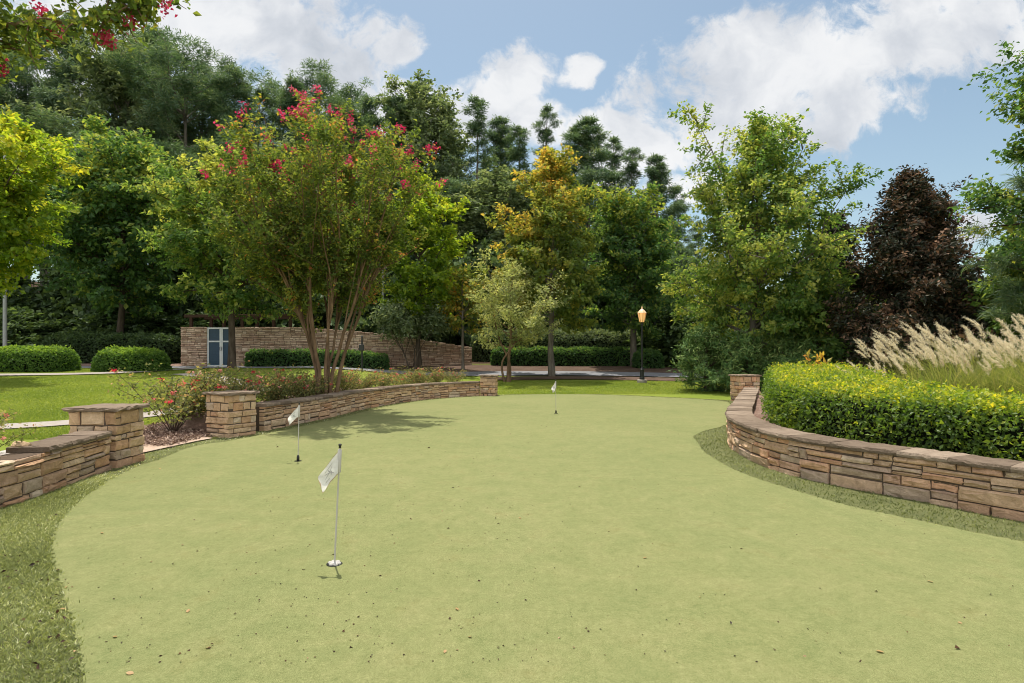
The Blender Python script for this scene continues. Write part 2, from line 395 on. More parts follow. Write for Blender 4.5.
def strip(name, left, right, mat, dz=.03, zfun=None, n=4, kind='structure'):
    l = np.asarray(left, float); r = np.asarray(right, float); k = len(l)
    t = np.linspace(0, 1, n + 1)[None, :, None]; P = l[:, None] * (1 - t) + r[:, None] * t
    Z = Tz(P[..., 0], P[..., 1]) + dz if zfun is None else zfun(P, t[..., 0])
    V = np.concatenate([P[..., :2], Z[..., None]], -1).reshape(-1, 3)
    i = (np.arange(k - 1)[:, None] * (n + 1) + np.arange(n)[None])
    mb = MB(); mb.add(V, np.stack([i, i + 1, i + n + 2, i + n + 1], -1).reshape(-1, 4))
    return tag(mb.obj(name, mat, smooth=True), kind=kind)
def road(name, cpts, w, mat, dz):
    p = Path(catmull(cpts, 14)); s = np.linspace(0, p.L, max(8, int(p.L / .7))); c = p.at(s); nn = p.nrm(s)
    return strip(name, c - nn * w / 2, c + nn * w / 2, mat, dz)

WALL = Path(catmull([(x, y) for x, y in zip(WALL_X, WALL_Y)][1:], 8))
RW = [(10.0, 2.0), (7.6, 3.4), (6.0, 4.6), (4.93, 5.78), (4.55, 6.44), (4.10, 7.16), (3.78, 7.9), (3.64, 8.9), (3.80, 10.4), (4.34, 12.0), (5.2, 14.0), (6.3, 16.6), (7.3, 18.9), (8.0, 20.6)]
RWALL = Path(catmull(RW, 8))
NWALL = Path(catmull([(-6.9, 2.6), (-5.9, 3.8), (-5.45, 5.0), (-5.32, 6.23), (-5.45, 7.3), (-5.65, 8.45)], 8))

gpts = [(-.6, -3), (-.75, .9), (-1.43, 2.0)] + [flat(*q) for q in [(82, 683), (77, 640), (60, 585), (52, 550), (57, 528), (76, 505), (100, 487), (132, 470), (165, 458), (186, 449.5), (207, 444.5), (238, 440)]]
off = WALL.at(np.linspace(.4, WALL.L, 9)); nn = WALL.nrm(np.linspace(.4, WALL.L, 9))
gpts += [tuple(q) for q in (off + nn * .32)[1:]]
gpts += [(-.3, 24.35), (1.6, 24.9), (3.6, 24.6), (5.6, 23.2), (7.3, 21.4), (7.15, 19.6), (6.0, 16.6), (4.95, 13.9), (4.1, 12.75), (3.62, 11.9), (3.45, 11.2)]
gpts += [flat(*q) for q in [(705, 453), (722, 464), (745, 475), (790, 490), (850, 507), (920, 522), (1024, 543)]] + [(5.6, 3.9), (8, 1.5), (9, -3)]
GREEN = catmull(gpts, 22, True); _r = np.random.default_rng(2); GREEN = GREEN + _r.normal(size=GREEN.shape) * .009
sheet('putting_green', GREEN, .014, M['green'], .004)
fr = [(-4.9, -3), (-6.4, 2.6), (-5.6, 4.3), (-5.5, 6.2), (-5.7, 8.0), (-5.95, 9.3), (-6.35, 10.2), (-6.05, 11.0), (-5.7, 11.7), (-5.45, 12.6)]
fr += [tuple(q) for q in WALL.at(np.linspace(1, WALL.L, 8)) - WALL.nrm(np.linspace(1, WALL.L, 8)) * .1]
fr += [(-.4, 24.75), (1.6, 25.2), (3.8, 24.9), (5.8, 23.5), (7.9, 21.5), (8.1, 20.6), (7.2, 18.5), (6.2, 16.2), (4.6, 12.2), (4.0, 10.4), (3.9, 8.9), (4.1, 7.6), (4.8, 6.3), (5.2, 5.6), (6.3, 4.5), (8.2, 3.2), (10.5, 1.8), (10, -3)]
FRINGE = catmull(fr, 6, True)
sheet('turf_fringe', FRINGE, .008, M['fringe'])

# paths and roads
road('garden_path', [(-24, 10.4), (-14.5, 12.3), (-11.2, 13.4), (-9.6, 15.0), (-8.9, 18), (-9.6, 22), (-13, 26.2), (-15.5, 28.2)], 1.0, M['concrete'], .03)
road('footpath', [(-60, 24), (-36, 26.4), (-24, 27.4), (-19.5, 28.3), (-17.8, 30.2), (-17.4, 33.2)], 1.1, M['concrete'], .04)
road('road', [(-90, 36), (-50, 34.6), (-30, 34.4), (-18, 34.2), (-10, 34.4), (-3, 35.0), (3, 35.3), (9, 34.5), (20, 33), (40, 30)], 2.4, M['asphalt'], .05)
road('pine_straw_bed', [(-8, 38.4), (-3, 38), (2, 37.9), (8, 37.4), (14, 36)], 3.4, M['straw'], .035)
road('mulch_verge', [(-1.0, 32.4), (3, 32.9), (7, 32.4), (12, 31.4), (20, 30)], 1.7, M['straw'], .035)
road('mulch_strip', [(-40, 37.4), (-24, 37.2), (-19.6, 37.0)], 2.4, M['mulch'], .04)

# raised beds behind the walls
def bed(name, path, s0, s1, side, wid, zwall, mat, noise=.03, zo=.02, extra=None):
    s = np.linspace(s0, s1, int((s1 - s0) / .3) + 2); c = path.at(s); nn = path.nrm(s) * side
    l = c + nn * .3; r = c + nn * wid
    rg = np.random.default_rng(3)
    def zf(P, t):
        base = Tz(P[..., 0], P[..., 1]) + zo
        k = sm(1.0, .35, t); k = k * sm(0, .6, s)[:, None] if extra else k
        return base * (1 - k) + np.maximum(zwall, base) * k + rg.normal(size=base.shape) * noise * (t > 0) * (t < 1)
    return strip(name, l, r, mat, 0, zf, 10)
bed('mulch_bed', WALL, 0, WALL.L, -1, 3.2, .36, M['mulch'], extra=True)
strip('mulch_slope', [(-5.9, 10.35), (-5.95, 11.3), (-6.15, 12.0), (-5.7, 12.9)], [(-7.4, 11.2), (-7.8, 12.2), (-7.9, 13.2), (-7.9, 14.6)], M['mulch'], .025)
M['soil'] = m_mottle('bare_soil', [(.3, (.30, .20, .14)), (.5, (.44, .32, .235)), (.72, (.55, .43, .33))], 18)
strip('bare_soil', [(-6.05, 9.35), (-5.95, 10.2), (-5.83, 11.1), (-5.72, 11.5)], [(-6.7, 9.9), (-6.85, 10.7), (-6.75, 11.5), (-6.3, 12.0)], M['soil'], .031)
bed('planting_bed', RWALL, 0, RWALL.L, 1, 7.0, .40, M['mulch'])
bed('gravel_bed', NWALL, 0, NWALL.L, -1, 1.6, .44, M['gravel'], .006)

# ------------------------------------------------------------------ stone masonry
def stone(mb, pth, u0, u1, z0, z1, d, rng, c=.012, back=.12, a=.5, side=1):
    mu, mz = (u0 + u1) / 2, (z0 + z1) / 2; hu, hz = (u1 - u0) / 2, (z1 - z0) / 2
    cc = min(c * rng.uniform(.6, 1.5), hu * .5, hz * .5)
    ring = np.array([(-1, -1), (0, -1), (1, -1), (1, 0), (1, 1), (0, 1), (-1, 1), (-1, 0)], float)
    wob = np.abs(rng.normal(size=(8, 2))) * np.array([min(.006, hu * .1), min(.006, hz * .14)])
    U = mu + ring[:, 0] * (hu - wob[:, 0]); Zc = mz + ring[:, 1] * (hz - wob[:, 1])
    jit_u, jit_z = min(.010, hu * .15), min(.007, hz * .18)
    Ui = U - ring[:, 0] * cc + rng.normal(size=8) * jit_u; Zi = Zc - ring[:, 1] * cc + rng.normal(size=8) * jit_z
    AU = np.concatenate([U, U, Ui, [mu + rng.normal() * hu * .3]]); AZ = np.concatenate([Zc, Zc, Zi, [mz + rng.normal() * hz * .25]])
    tl = rng.normal() * .006
    D = np.concatenate([np.full(8, -back), d - cc * rng.uniform(.7, 1.3, 8), d + rng.normal(size=8) * .006 + ring[:, 1] * tl, [d + abs(rng.normal()) * .010]])
    p = pth.at(AU); nn = pth.nrm(AU, .02) * side
    over = np.where(AU < 0, AU, np.where(AU > pth.L, AU - pth.L, 0.))
    t = np.stack([-nn[:, 1], nn[:, 0]], -1) * side
    V = np.concatenate([p + nn * D[:, None] + t * over[:, None], AZ[:, None]], 1)
    k = np.arange(8); k2 = (k + 1) % 8
    Q = np.concatenate([np.stack([r + k, r + k2, r + 8 + k2, r + 8 + k], -1) for r in (0, 8)] + [np.array([(16 + q, 16 + (q + 1) % 8, 24, 16 + (q - 1) % 8) for q in (0, 2, 4, 6)])])
    if side < 0: Q = Q[:, ::-1]
    mb.add(V, Q, a)
def courses(H0, H1, rng, hr):
    z = [H0]
    while z[-1] < H1 - hr[0] * .6:
        z.append(min(H1, z[-1] + rng.uniform(*hr)))
    if H1 - z[-1] > .001: z[-1] = H1
    return z
def lay(mb, pth, s0, s1, zs, rng, lr, side=1, prot=.03, gap=.005, topf=None):
    """random ashlar: bands cut into cells, each cell one big stone, two or three stacked, or a pair beside / over a long one"""
    bands = []
    i = 0
    while i < len(zs) - 1:
        st = 2 if i + 2 <= len(zs) - 1 and rng.random() < .8 else 1
        bands.append((zs[i], zs[i + st])); i += st
    for z0, z1 in bands:
        u = s0
        while u < s1 - .02:
            L = rng.uniform(lr[0] * 1.2, lr[1] * 1.25)
            if s1 - (u + L) < lr[0]: L = s1 - u
            zt = z1
            if topf is not None:
                zt = min(z1, topf(u + L / 2))
                if zt - z0 < .03: u += L; continue
            H_ = zt - z0; cells = []
            v = z0 + H_ * rng.uniform(.36, .64); x = u + L * rng.uniform(.35, .65); r = rng.random()
            if H_ < .1: cells = [(u, u + L, z0, zt)] if r < .6 else [(u, x, z0, zt), (x, u + L, z0, zt)]
            elif r < .16 and H_ < .17: cells = [(u, u + L, z0, zt)]
            elif r < .40: cells = [(u, u + L, z0, v), (u, u + L, v, zt)]
            elif r < .58: cells = [(u, u + L, z0, v), (u, x, v, zt), (x, u + L, v, zt)]
            elif r < .76: cells = [(u, x, z0, v), (x, u + L, z0, v), (u, u + L, v, zt)]
            elif r < .84 and H_ < .22: cells = [(u, x, z0, zt), (x, u + L, z0, v), (x, u + L, v, zt)]
            else:
                v2 = z0 + H_ * .33; v3 = z0 + H_ * .68; cells = [(u, u + L, z0, v2), (u, u + L, v2, v3), (u, u + L, v3, zt)]
            for (a, b, c_, d_) in cells:
                stone(mb, pth, a + gap / 2, b - gap / 2, c_ + gap / 2, d_ - gap / 2, rng.uniform(-.004, prot), rng, a=rng.random(), side=side, c=.014)
            u += L
def slab_run(mb, pth, s0, s1, z0, z1, dout, din, rng, lr, side=1, topf=None):
    u = s0
    while u < s1 - .02:
        L = rng.uniform(*lr)
        if s1 - (u + L) < lr[0] * .6: L = s1 - u
        a = rng.random(); h = z1 + rng.normal() * .004; zb = z0
        if topf is not None: q = topf(u + L / 2); zb = z0 + q; h = h + q
        k = 9; us = np.linspace(u + .003, u + L - .003, k)
        do = dout + rng.normal(size=k) * .010; di = din + rng.normal(size=k) * .006
        p = pth.at(us); nn = pth.nrm(us, .02) * side
        rows = []
        for dd, zz in ((do - .006, np.full(k, zb)), (do, zb + (h - zb) * rng.uniform(.3, .7, k)), (do - .014 + rng.normal(size=k) * .004, h + rng.normal(size=k) * .003), (-di, h + rng.normal(size=k) * .003), (-di, np.full(k, zb))):
            rows.append(np.concatenate([p + nn * dd[:, None] if np.ndim(dd) else p, zz[:, None]], 1))
        V = np.stack(rows, 0); r = len(rows); Q = []
        for i in range(r):
            i2 = (i + 1) % r
            for jx in range(k - 1): Q.append((i * k + jx, i * k + jx + 1, i2 * k + jx + 1, i2 * k + jx))
        Q = np.array(Q); 
        if side > 0: Q = Q[:, ::-1]
        mb.add(V.reshape(-1, 3), Q, a)
        e0 = np.array([[i * k for i in range(r)]]); e1 = np.array([[i * k + k - 1 for i in range(r)]])
        mb.add(V.reshape(-1, 3), e0 if side > 0 else e0[:, ::-1], a); mb.add(V.reshape(-1, 3), e1[:, ::-1] if side > 0 else e1, a)
        u += L
def core_wall(mb, pth, s0, s1, z0, z1, dfront, dback, side=1):
    s = np.linspace(s0, s1, max(2, int((s1 - s0) / .25))); p = pth.at(s); nn = pth.nrm(s, .02) * side
    z1v = np.broadcast_to(np.array([z1(q) for q in s]) if callable(z1) else z1, s.shape)
    A = p - nn * dfront; B = p - nn * dback; k = len(s)
    V = np.concatenate([np.c_[A, np.full(k, z0)], np.c_[A, z1v], np.c_[B, z1v], np.c_[B, np.full(k, z0)]])
    Q = []
    for r in range(4):
        r2 = (r + 1) % 4
        for i in range(k - 1): Q.append((r * k + i, r * k + i + 1, r2 * k + i + 1, r2 * k + i))
    mb.add(V, Q); mb.add(V, [(0, k, 2 * k, 3 * k)]); mb.add(V, [(k - 1, 4 * k - 1, 3 * k - 1, 2 * k - 1)])
def wall(label, pth, s0, s1, top, thick, mat, seed, side=1, hr=(.06, .13), lr=(.16, .42), cop=(.065, .05), coprange=None, clr=(.4, .75), capmat='coping'):
    rng = np.random.default_rng(seed)
    c = pth.at((s0 + s1) / 2); root = empty('stone_wall', (0, 0, 0), label, 'wall')
    mb = MB(); lay(mb, pth, s0, s1, courses(-.03, top - cop[0], rng, hr), rng, lr, side)
    # back face
    bp = Path(pth.at(np.linspace(s0, s1, 40)) - pth.nrm(np.linspace(s0, s1, 40)) * side * thick)
    lay(mb, bp, 0, bp.L, courses(.2, top - cop[0], rng, (.1, .16)), rng, (.25, .5), -side)
    mb.obj('masonry', mat, root)
    cb = MB(); core_wall(cb, pth, s0 + .01, s1 - .01, -.05, top - cop[0] - .004, .012, thick - .012, side); cb.obj('mortar', M['core'], root)
    a, b = coprange or (s0, s1)
    sb = MB(); slab_run(sb, pth, a, b, top - cop[0], top, cop[1], thick + .03, rng, clr, side); sb.obj('coping', M[capmat], root)
    return root
def pillar(label, x, y, w, dpt, H, rz, mat, seed, hr=(.075, .17), capmat='coping', cap=.052, over=.05):
    """x,y = centre"""
    rng = np.random.default_rng(seed); root = empty('stone_pillar', (x, y, 0), label, 'pillar', rz)
    mb = MB(); hx, hy = w / 2, dpt / 2
    cs = [(-hx, -hy), (hx, -hy), (hx, hy), (-hx, hy)]
    for f in range(4):
        p = Path([cs[f], cs[(f + 1) % 4]]); zs = courses(-.03, H - cap, np.random.default_rng(seed), hr)
        for k, (z0, z1) in enumerate(zip(zs[:-1], zs[1:])):
            e = .0 if (k + f) % 2 else -.125
            u0, u1 = (0, p.L) if (k + f) % 2 else (.125, p.L - .125)
            cuts = [u0]
            nst = 1 if rng.random() < .25 else 2 if rng.random() < .75 else 3
            for q in range(1, nst): cuts.append(u0 + (u1 - u0) * (q / nst + rng.normal() * .07))
            cuts.append(u1)
            for a, b in zip(cuts[:-1], cuts[1:]):
                pr = rng.uniform(-.006, .018)
                stone(mb, p, a + .003, b - .003, z0 + .003, z1 - .003, pr, rng, back=.12, a=rng.random(), c=.014)
    mb.obj('masonry', mat, root)
    cb = MB(); box(cb, (-hx + .015, -hy + .015, -.05), (hx - .015, hy - .015, H - cap - .005)); cb.obj('mortar', M['core'], root)
    # cap: one rough slab
    k = 9; per = []
    for f in range(4):
        a = np.array(cs[f]) * (1 + over / max(hx, hy)); b = np.array(cs[(f + 1) % 4]) * (1 + over / max(hx, hy))
        for t in np.linspace(0, 1, k, endpoint=False): per.append(a + (b - a) * t)
    per = np.array(per); m = len(per); rows = []
    for sc_, z in ((.985, H - cap), (1.0, H - cap * .6), (.995, H - cap * .3), (.965, H)):
        q = per * sc_ + rng.normal(size=per.shape) * .008; rows.append(np.c_[q, np.full(m, z) + rng.normal(size=m) * .003])
    rows.append(np.c_[per * .5, np.full(m, H + .004)])
    V = np.concatenate(rows); Q = [(r * m + i, r * m + (i + 1) % m, (r + 1) * m + (i + 1) % m, (r + 1) * m + i) for r in range(4) for i in range(m)]
    tb = MB(); tb.add(V, Q, .5); tb.add(V, [tuple(range(4 * m, 5 * m))], .5); tb.add(V, [tuple(range(m))[::-1]], .5)
    tb.obj('cap_slab', M[capmat], root)
    return root

wall('low curved tan stone wall with a dark slab coping at the left edge of the green', NWALL, 0, NWALL.L - .02, .555, .38, M['stone_tan'], 11, 1, capmat='coping', coprange=(NWALL.L - 1.55, NWALL.L - .02), hr=(.10, .19), lr=(.18, .42))
pillar('square tan stone pillar nearest the camera, standing at the end of the short left wall', -5.95, 8.83, .68, .66, .87, 0, M['stone_tan'], 21)
pillar('tan stone pillar beside the rose shrubs at the near end of the long curved wall', -5.66, 12.1, .66, .66, .885, R(-27), M['stone_tan'], 22)
wall('long low tan stone wall curving along the back left edge of the putting green', WALL, .42, WALL.L - .1, .585, .36, M['stone_tan'], 12, 1, hr=(.08, .15), lr=(.18, .46))
pillar('small tan stone pillar at the far end of the long curved wall behind the putting green', -.93, 24.2, .62, .6, .84, R(-8), M['stone_tan'], 23)
wall('rust brown curved stone retaining wall below the clipped yellow green hedge', RWALL, 0, RWALL.L - .1, .535, .40, M['stone_rust'], 13, -1, hr=(.08, .155), lr=(.2, .52), cop=(.06, .045), clr=(.45, .8))
pillar('stone pillar at the far end of the right wall, beside the left tip of the hedge', 8.15, 21.0, .72, .7, .95, R(8), M['stone_rust'], 24, capmat='coping')
print('walls', time.time() - T_START)

# ------------------------------------------------------------------ trees
def interp_poly(pts, s):
    k = len(pts) - 1; x = np.clip(s, 0, 1) * k; i = np.minimum(x.astype(int), k - 1); f = (x - i)[:, None]
    return pts[i] * (1 - f) + pts[i + 1] * f
PROF = {
    'ovoid': lambda z: np.sin(np.pi * np.clip(.10 + .86 * z, 0, 1) ** .85) ** .8,
    'round': lambda z: np.sqrt(np.clip(1 - (2 * z - .92) ** 2 * .9, .05, 1)),
    'cone': lambda z: (1 - z) ** .95 * .97 + .035 if np.isscalar(z) else (1 - z) ** .75,
    'egg': lambda z: np.clip(1.12 * (1 - z) ** .62 * min(1, .55 + 1.8 * z), .08, 1),
    'low': lambda z: np.clip((1 - z) ** .45, .1, 1),
    'maple': lambda z: float(np.interp(z, [0, .15, .35, .6, .8, 1], [.66, .94, 1.0, .76, .46, .12])),
    'spade': lambda z: float(np.interp(z, [0, .2, .45, .7, .9, 1], [.95, 1.0, .86, .52, .20, .05])),
    'pine': lambda z: np.clip((1 - z) ** .85 * min(1, .35 + 1.8 * z) * 1.15, .05, 1),
}
def grow(seed, H, cb, Rad, prof, nprim, nsec, nleaf, ls, tr, up=(5, 60), jit=.16, tint=None, asp=.65, upw=.9, droop=.1, wander=.25, flat_=.5, lean=(0, 0), bark_n=7, needle=False, secl=(.22, .45), inner=.25, clump=0, rnd=.85, tuft=False, rv=(.72, 1.12), lead=.09):
    rng = np.random.default_rng(seed); P = PROF[prof]
    k = 9; t = np.linspace(0, 1, k); w = np.cumsum(rng.normal(size=(k, 2)) * wander * H / 60, axis=0); w -= w[0]
    tp = np.stack([w[:, 0] + lean[0] * t, w[:, 1] + lean[1] * t, t * H * .95], 1)
    wood = MB(); rad = tr * (1 - t) ** .8 * .95 + .02; rad[0] *= 1.35
    tp2 = tp.copy(); tp2[0, 2] -= .3
    tube(wood, tp2, rad, bark_n)
    TB, TD, TL, TO = [], [], [], []
    for i in range(nprim):
        zr = ((i + rng.random()) / nprim) ** .92; z = cb + (H * .97 - cb) * zr
        reach = Rad * float(P(zr)) * rng.uniform(*rv)
        el = R(up[0] + (up[1] - up[0]) * zr + rng.normal() * 7); az = i * 2.39996 + rng.normal() * .35
        L = reach / max(math.cos(el), .45)
        dr = np.array([math.cos(az) * math.cos(el), math.sin(az) * math.cos(el), math.sin(el)])
        z0 = max(z - L * max(math.sin(el), 0) * .75, cb * .75 if cb > .5 else .15); p0 = interp_poly(tp, np.array([z0 / (H * .95)]))[0]
        s = np.linspace(0, 1, 6)[:, None]
        pts = p0 + dr * L * s + UP * (L * .18 * s ** 2 - L * droop * s ** 2.5) + np.cumsum(rng.normal(size=(6, 3)) * L * .025, 0) * (s > 0)
        r0 = min(tr * .42, .012 + L * .014)
        tube(wood, pts, np.linspace(r0, .006, 6), 5, cap=False)
        ns = max(3, int(nsec * (.45 + .55 * L / Rad)))
        ss = np.sort(rng.uniform(inner, 1.0, ns)); b = interp_poly(pts, ss)
        rvv = rng.normal(size=(ns, 3)); rvv[:, 2] = rvv[:, 2] * flat_ + .12
        d = norm(norm(rvv) * .95 + dr * .65)
        l = L * rng.uniform(secl[0], secl[1], ns) * (1.2 - .6 * ss); l = np.maximum(l, (.25 if lead > .05 else .12) * Rad ** .5)
        TB.append(b); TD.append(d); TL.append(l); TO.append(np.tile(dr, (ns, 1)))
        if L > 1.2:
            for q in range(0, ns, 3): tube(wood, np.stack([b[q], b[q] + d[q] * l[q] * .5, b[q] + d[q] * l[q] * .9]), [r0 * .4, r0 * .25, .004], 4, cap=False)
    # leader tuft
    TB.append(np.tile(tp[-2], (6, 1))); dd = rng.normal(size=(6, 3)) * .5; dd[:, 2] = 1; TD.append(norm(dd)); TL.append(np.full(6, H * lead)); TO.append(norm(dd))
    TB, TD, TL, TO = map(np.concatenate, (TB, TD, TL, TO))
    pr = TL / TL.sum(); q = rng.choice(len(TL), nleaf, p=pr); s = rng.uniform(.05, 1.05, nleaf) ** .8
    pos = TB[q] + TD[q] * (TL[q] * s)[:, None] - UP * (droop * .6 * TL[q] * s ** 2)[:, None]
    pos = pos + np.clip(rng.normal(size=pos.shape), -1.5, 1.5) * jit * np.array([1, 1, .7])
    axis = TD[q] * .9 if needle else None
    if tuft:
        of = np.clip(rng.normal(size=pos.shape), -1.6, 1.6) * jit * np.array([1, 1, .75])
        pos = TB[q] + TD[q] * (TL[q] * np.where(rng.random(nleaf) < .7, 1.0, s))[:, None] + of; axis = norm(of) * 1.2 + TD[q] * .3 + UP * .25
    cen = np.array([tp[4, 0], tp[4, 1], cb + (H - cb) * .45])
    out = norm((pos - cen) * np.array([1, 1, .8]))
    tq = rng.normal(size=len(TL)) * .20
    tt = np.clip(.47 + tq[q] + rng.normal(size=nleaf) * .19, 0, 1)
    if tint is not None: tt = np.clip(tint(pos, tt, rng, H, Rad), 0, 1)
    cr = MB()
    size = ls * np.clip(np.exp(rng.normal(size=nleaf) * .3), .5, 1.7)
    leaves(cr, pos, size, tt, rng, out=out, upw=upw, outw=.6, asp=asp, axis=axis, rnd=rnd)
    return wood, cr
def plant_tree(name, label, cat, X, Y, spec, leafm, bark, group=None, rz=0, z=None):
    root = empty(name, (X, Y, float(Tz(X, Y)) if z is None else z), label, cat, rz, group)
    w, c = grow(**spec)
    w.obj('trunk', M[bark], root, smooth=True); c.obj('crown', leafm, root)
    return root

LM = {}
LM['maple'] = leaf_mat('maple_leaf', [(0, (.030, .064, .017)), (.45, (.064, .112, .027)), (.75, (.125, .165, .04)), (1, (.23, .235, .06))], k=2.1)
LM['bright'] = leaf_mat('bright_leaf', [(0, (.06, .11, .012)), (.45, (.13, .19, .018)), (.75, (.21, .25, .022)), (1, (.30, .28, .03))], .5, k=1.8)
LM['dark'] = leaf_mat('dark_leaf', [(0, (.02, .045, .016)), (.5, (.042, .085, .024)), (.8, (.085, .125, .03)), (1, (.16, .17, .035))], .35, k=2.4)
LM['myrtle'] = leaf_mat('myrtle_leaf', [(0, (.032, .056, .014)), (.45, (.070, .100, .021)), (.72, (.135, .15, .028)), (.90, (.19, .165, .03)), (1, (.26, .10, .04))], .42, k=2.1)
LM['orange'] = leaf_mat('autumn_leaf', [(0, (.06, .10, .022)), (.35, (.13, .17, .032)), (.55, (.27, .25, .045)), (.75, (.42, .29, .055)), (1, (.40, .17, .045))], .42, boost=(1.2, 1.1, .7), k=1.7)
LM['sage'] = leaf_mat('sage_leaf', [(0, (.07, .085, .035)), (.5, (.15, .165, .075)), (1, (.26, .25, .13))], .4, k=2.6)
LM['olive'] = leaf_mat('grey_leaf', [(0, (.035, .055, .028)), (.5, (.075, .10, .05)), (1, (.14, .16, .09))], .3, k=2.2)
LM['bronze'] = leaf_mat('bronze_leaf', [(0, (.012, .018, .010)), (.4, (.022, .029, .016)), (.72, (.048, .038, .025)), (1, (.18, .105, .065))], .2, .03, (1.1, .95, .8), k=1.5)
LM['pine'] = leaf_mat('pine_needle', [(0, (.022, .042, .024)), (.5, (.045, .075, .04)), (.85, (.075, .105, .055)), (1, (.11, .13, .065))], .25, .05, k=2.5)
LM['juniper'] = leaf_mat('juniper_needle', [(0, (.020, .044, .013)), (.5, (.046, .080, .024)), (1, (.12, .15, .048))], .2, k=2.8)
LM['box'] = leaf_mat('boxwood_leaf', [(0, (.025, .055, .012)), (.5, (.065, .12, .02)), (1, (.16, .22, .035))], .3, k=2.2)
LM['ligustrum'] = leaf_mat('golden_leaf', [(0, (.03, .06, .010)), (.35, (.075, .13, .015)), (.65, (.17, .21, .02)), (.85, (.34, .32, .025)), (1, (.48, .40, .035))], .38, .07, k=1.75)
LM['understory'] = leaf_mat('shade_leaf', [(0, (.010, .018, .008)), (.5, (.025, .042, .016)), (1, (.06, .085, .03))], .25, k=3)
LM['rose'] = leaf_mat('rose_leaf', [(0, (.05, .06, .025)), (.5, (.12, .135, .05)), (.8, (.22, .20, .08)), (1, (.36, .19, .11))], .35, k=1.75)
LM['petal'] = leaf_mat('rose_petal', [(0, (.55, .02, .04)), (.4, (.75, .06, .09)), (.7, (.75, .22, .2)), (1, (.8, .45, .36))], .35, .03, (1.1, .9, .9))
LM['bloom'] = leaf_mat('myrtle_bloom', [(0, (.42, .02, .08)), (.5, (.62, .04, .14)), (1, (.75, .2, .28))], .35, .03, (1.1, .9, .9))
LM['blade'] = leaf_mat('grass_blade', [(0, (.10, .15, .03)), (.5, (.20, .25, .06)), (1, (.40, .38, .15))], .4, k=1)
LM['plume'] = leaf_mat('grass_plume', [(0, (.50, .43, .29)), (.5, (.70, .63, .47)), (1, (.84, .79, .63))], .45, .02, (1.05, 1, .9), k=1.12)
LM['turf'] = leaf_mat('turf_blade', [(0, (.06, .075, .025)), (.5, (.165, .185, .07)), (.82, (.30, .31, .16)), (1, (.50, .49, .36))], .25, .03, k=1.9)  # pale end stop paints a whitish sheen onto some blades
LM['grass'] = leaf_mat('lawn_blade', [(0, (.095, .145, .022)), (.5, (.18, .232, .038)), (1, (.32, .33, .09))], .35, k=1.35)

def lit_tops(pos, tt, rng, H, Rad): return tt + .36 * sm(.5, 1.0, pos[:, 2] / H) - .07  # upper leaves tinted yellower to stand for sunlit crown tops
def orange_t(pos, tt, rng, H, Rad):
    h = pos[:, 2] / H; lx = pos[:, 0] / Rad
    return tt * .46 - .01 + .36 * sm(.36, 1.02, h - .30 * lx) + rng.normal(size=len(tt)) * .09 + .09 * np.sin(pos[:, 0] * 2.2 + pos[:, 2] * 1.3)

plant_tree('maple_tree', 'bright yellow green maple with low hanging leaves behind the left lawn, at the left edge', 'tree', *at(-22, 25), dict(seed=1, H=11.6, cb=3.9, Rad=3.3, prof='round', nprim=42, nsec=16, nleaf=26000, ls=.2, tr=.16, up=(-5, 60), tint=lit_tops), LM['bright'], 'bark_brown')
plant_tree('maple_tree', 'broad dark green rounded tree on the slope behind the two clipped boxwood shrubs', 'tree', *at(122, 41), dict(seed=2, H=15.0, cb=3.2, Rad=5.0, prof='round', nprim=56, nsec=18, nleaf=34000, ls=.27, tr=.24, up=(-2, 60), tint=lit_tops, jit=.2), LM['dark'], 'bark_brown')
plant_tree('maple_tree', 'mid green maple with slim dark trunk in front of the blue gate', 'tree', *at(232, 33), dict(seed=3, H=12.0, cb=3.2, Rad=4.6, prof='ovoid', nprim=48, nsec=17, nleaf=32000, ls=.21, tr=.19, up=(-4, 62), tint=lambda p, t, r, H, Rd: lit_tops(p, t, r, H, Rd) + .13), LM['maple'], 'bark_brown')
plant_tree('grey_tree', 'soft grey green tree rising at far left below the pines', 'tree', *at(42, 54), dict(seed=4, H=19, cb=5, Rad=4.8, prof='round', nprim=50, nsec=16, nleaf=22000, ls=.32, tr=.25, up=(0, 60), jit=.25), LM['olive'], 'bark_grey')
plant_tree('maple_tree', 'yellow green tree with narrow crown to the right of the crape myrtle', 'tree', *at(420, 37), dict(seed=6, H=12.3, cb=2.8, Rad=2.7, prof='ovoid', nprim=40, nsec=14, nleaf=20000, ls=.21, tr=.15, up=(5, 65), tint=lambda p, t, r, H, Rd: t - .15 + .3 * sm(.5, 1, p[:, 2] / H) + .1 * p[:, 0] / Rd), LM['bright'], 'bark_brown')
plant_tree('young_maple', 'small young tree with slim grey trunk and thin yellow and rust leaves', 'tree', *at(463, 37), dict(seed=7, H=6.6, cb=2.3, Rad=1.5, prof='ovoid', nprim=20, nsec=10, nleaf=3200, ls=.2, tr=.08, up=(10, 65), tint=lambda p, t, r, H, Rd: t * .7 + .35 * (r.random(len(t)) < .12) + .15 * (p[:, 0] < -.3)), LM['orange'], 'bark_grey')
plant_tree('maple_tree', 'tall tapering tree with an orange autumn top and green lower leaves', 'tree', *at(552, 34.2), dict(seed=9, H=13.1, cb=2.9, Rad=3.7, prof='egg', nprim=52, nsec=15, nleaf=26000, ls=.2, tr=.17, up=(8, 68), tint=orange_t), LM['orange'], 'bark_grey')
plant_tree('oak_tree', 'rounded deep green tree behind the lamp post with paler top', 'tree', *at(634, 39), dict(seed=10, H=11.2, cb=2.2, Rad=3.0, prof='round', nprim=48, nsec=16, nleaf=24000, ls=.22, tr=.22, up=(0, 60), tint=lit_tops), LM['dark'], 'bark_grey')
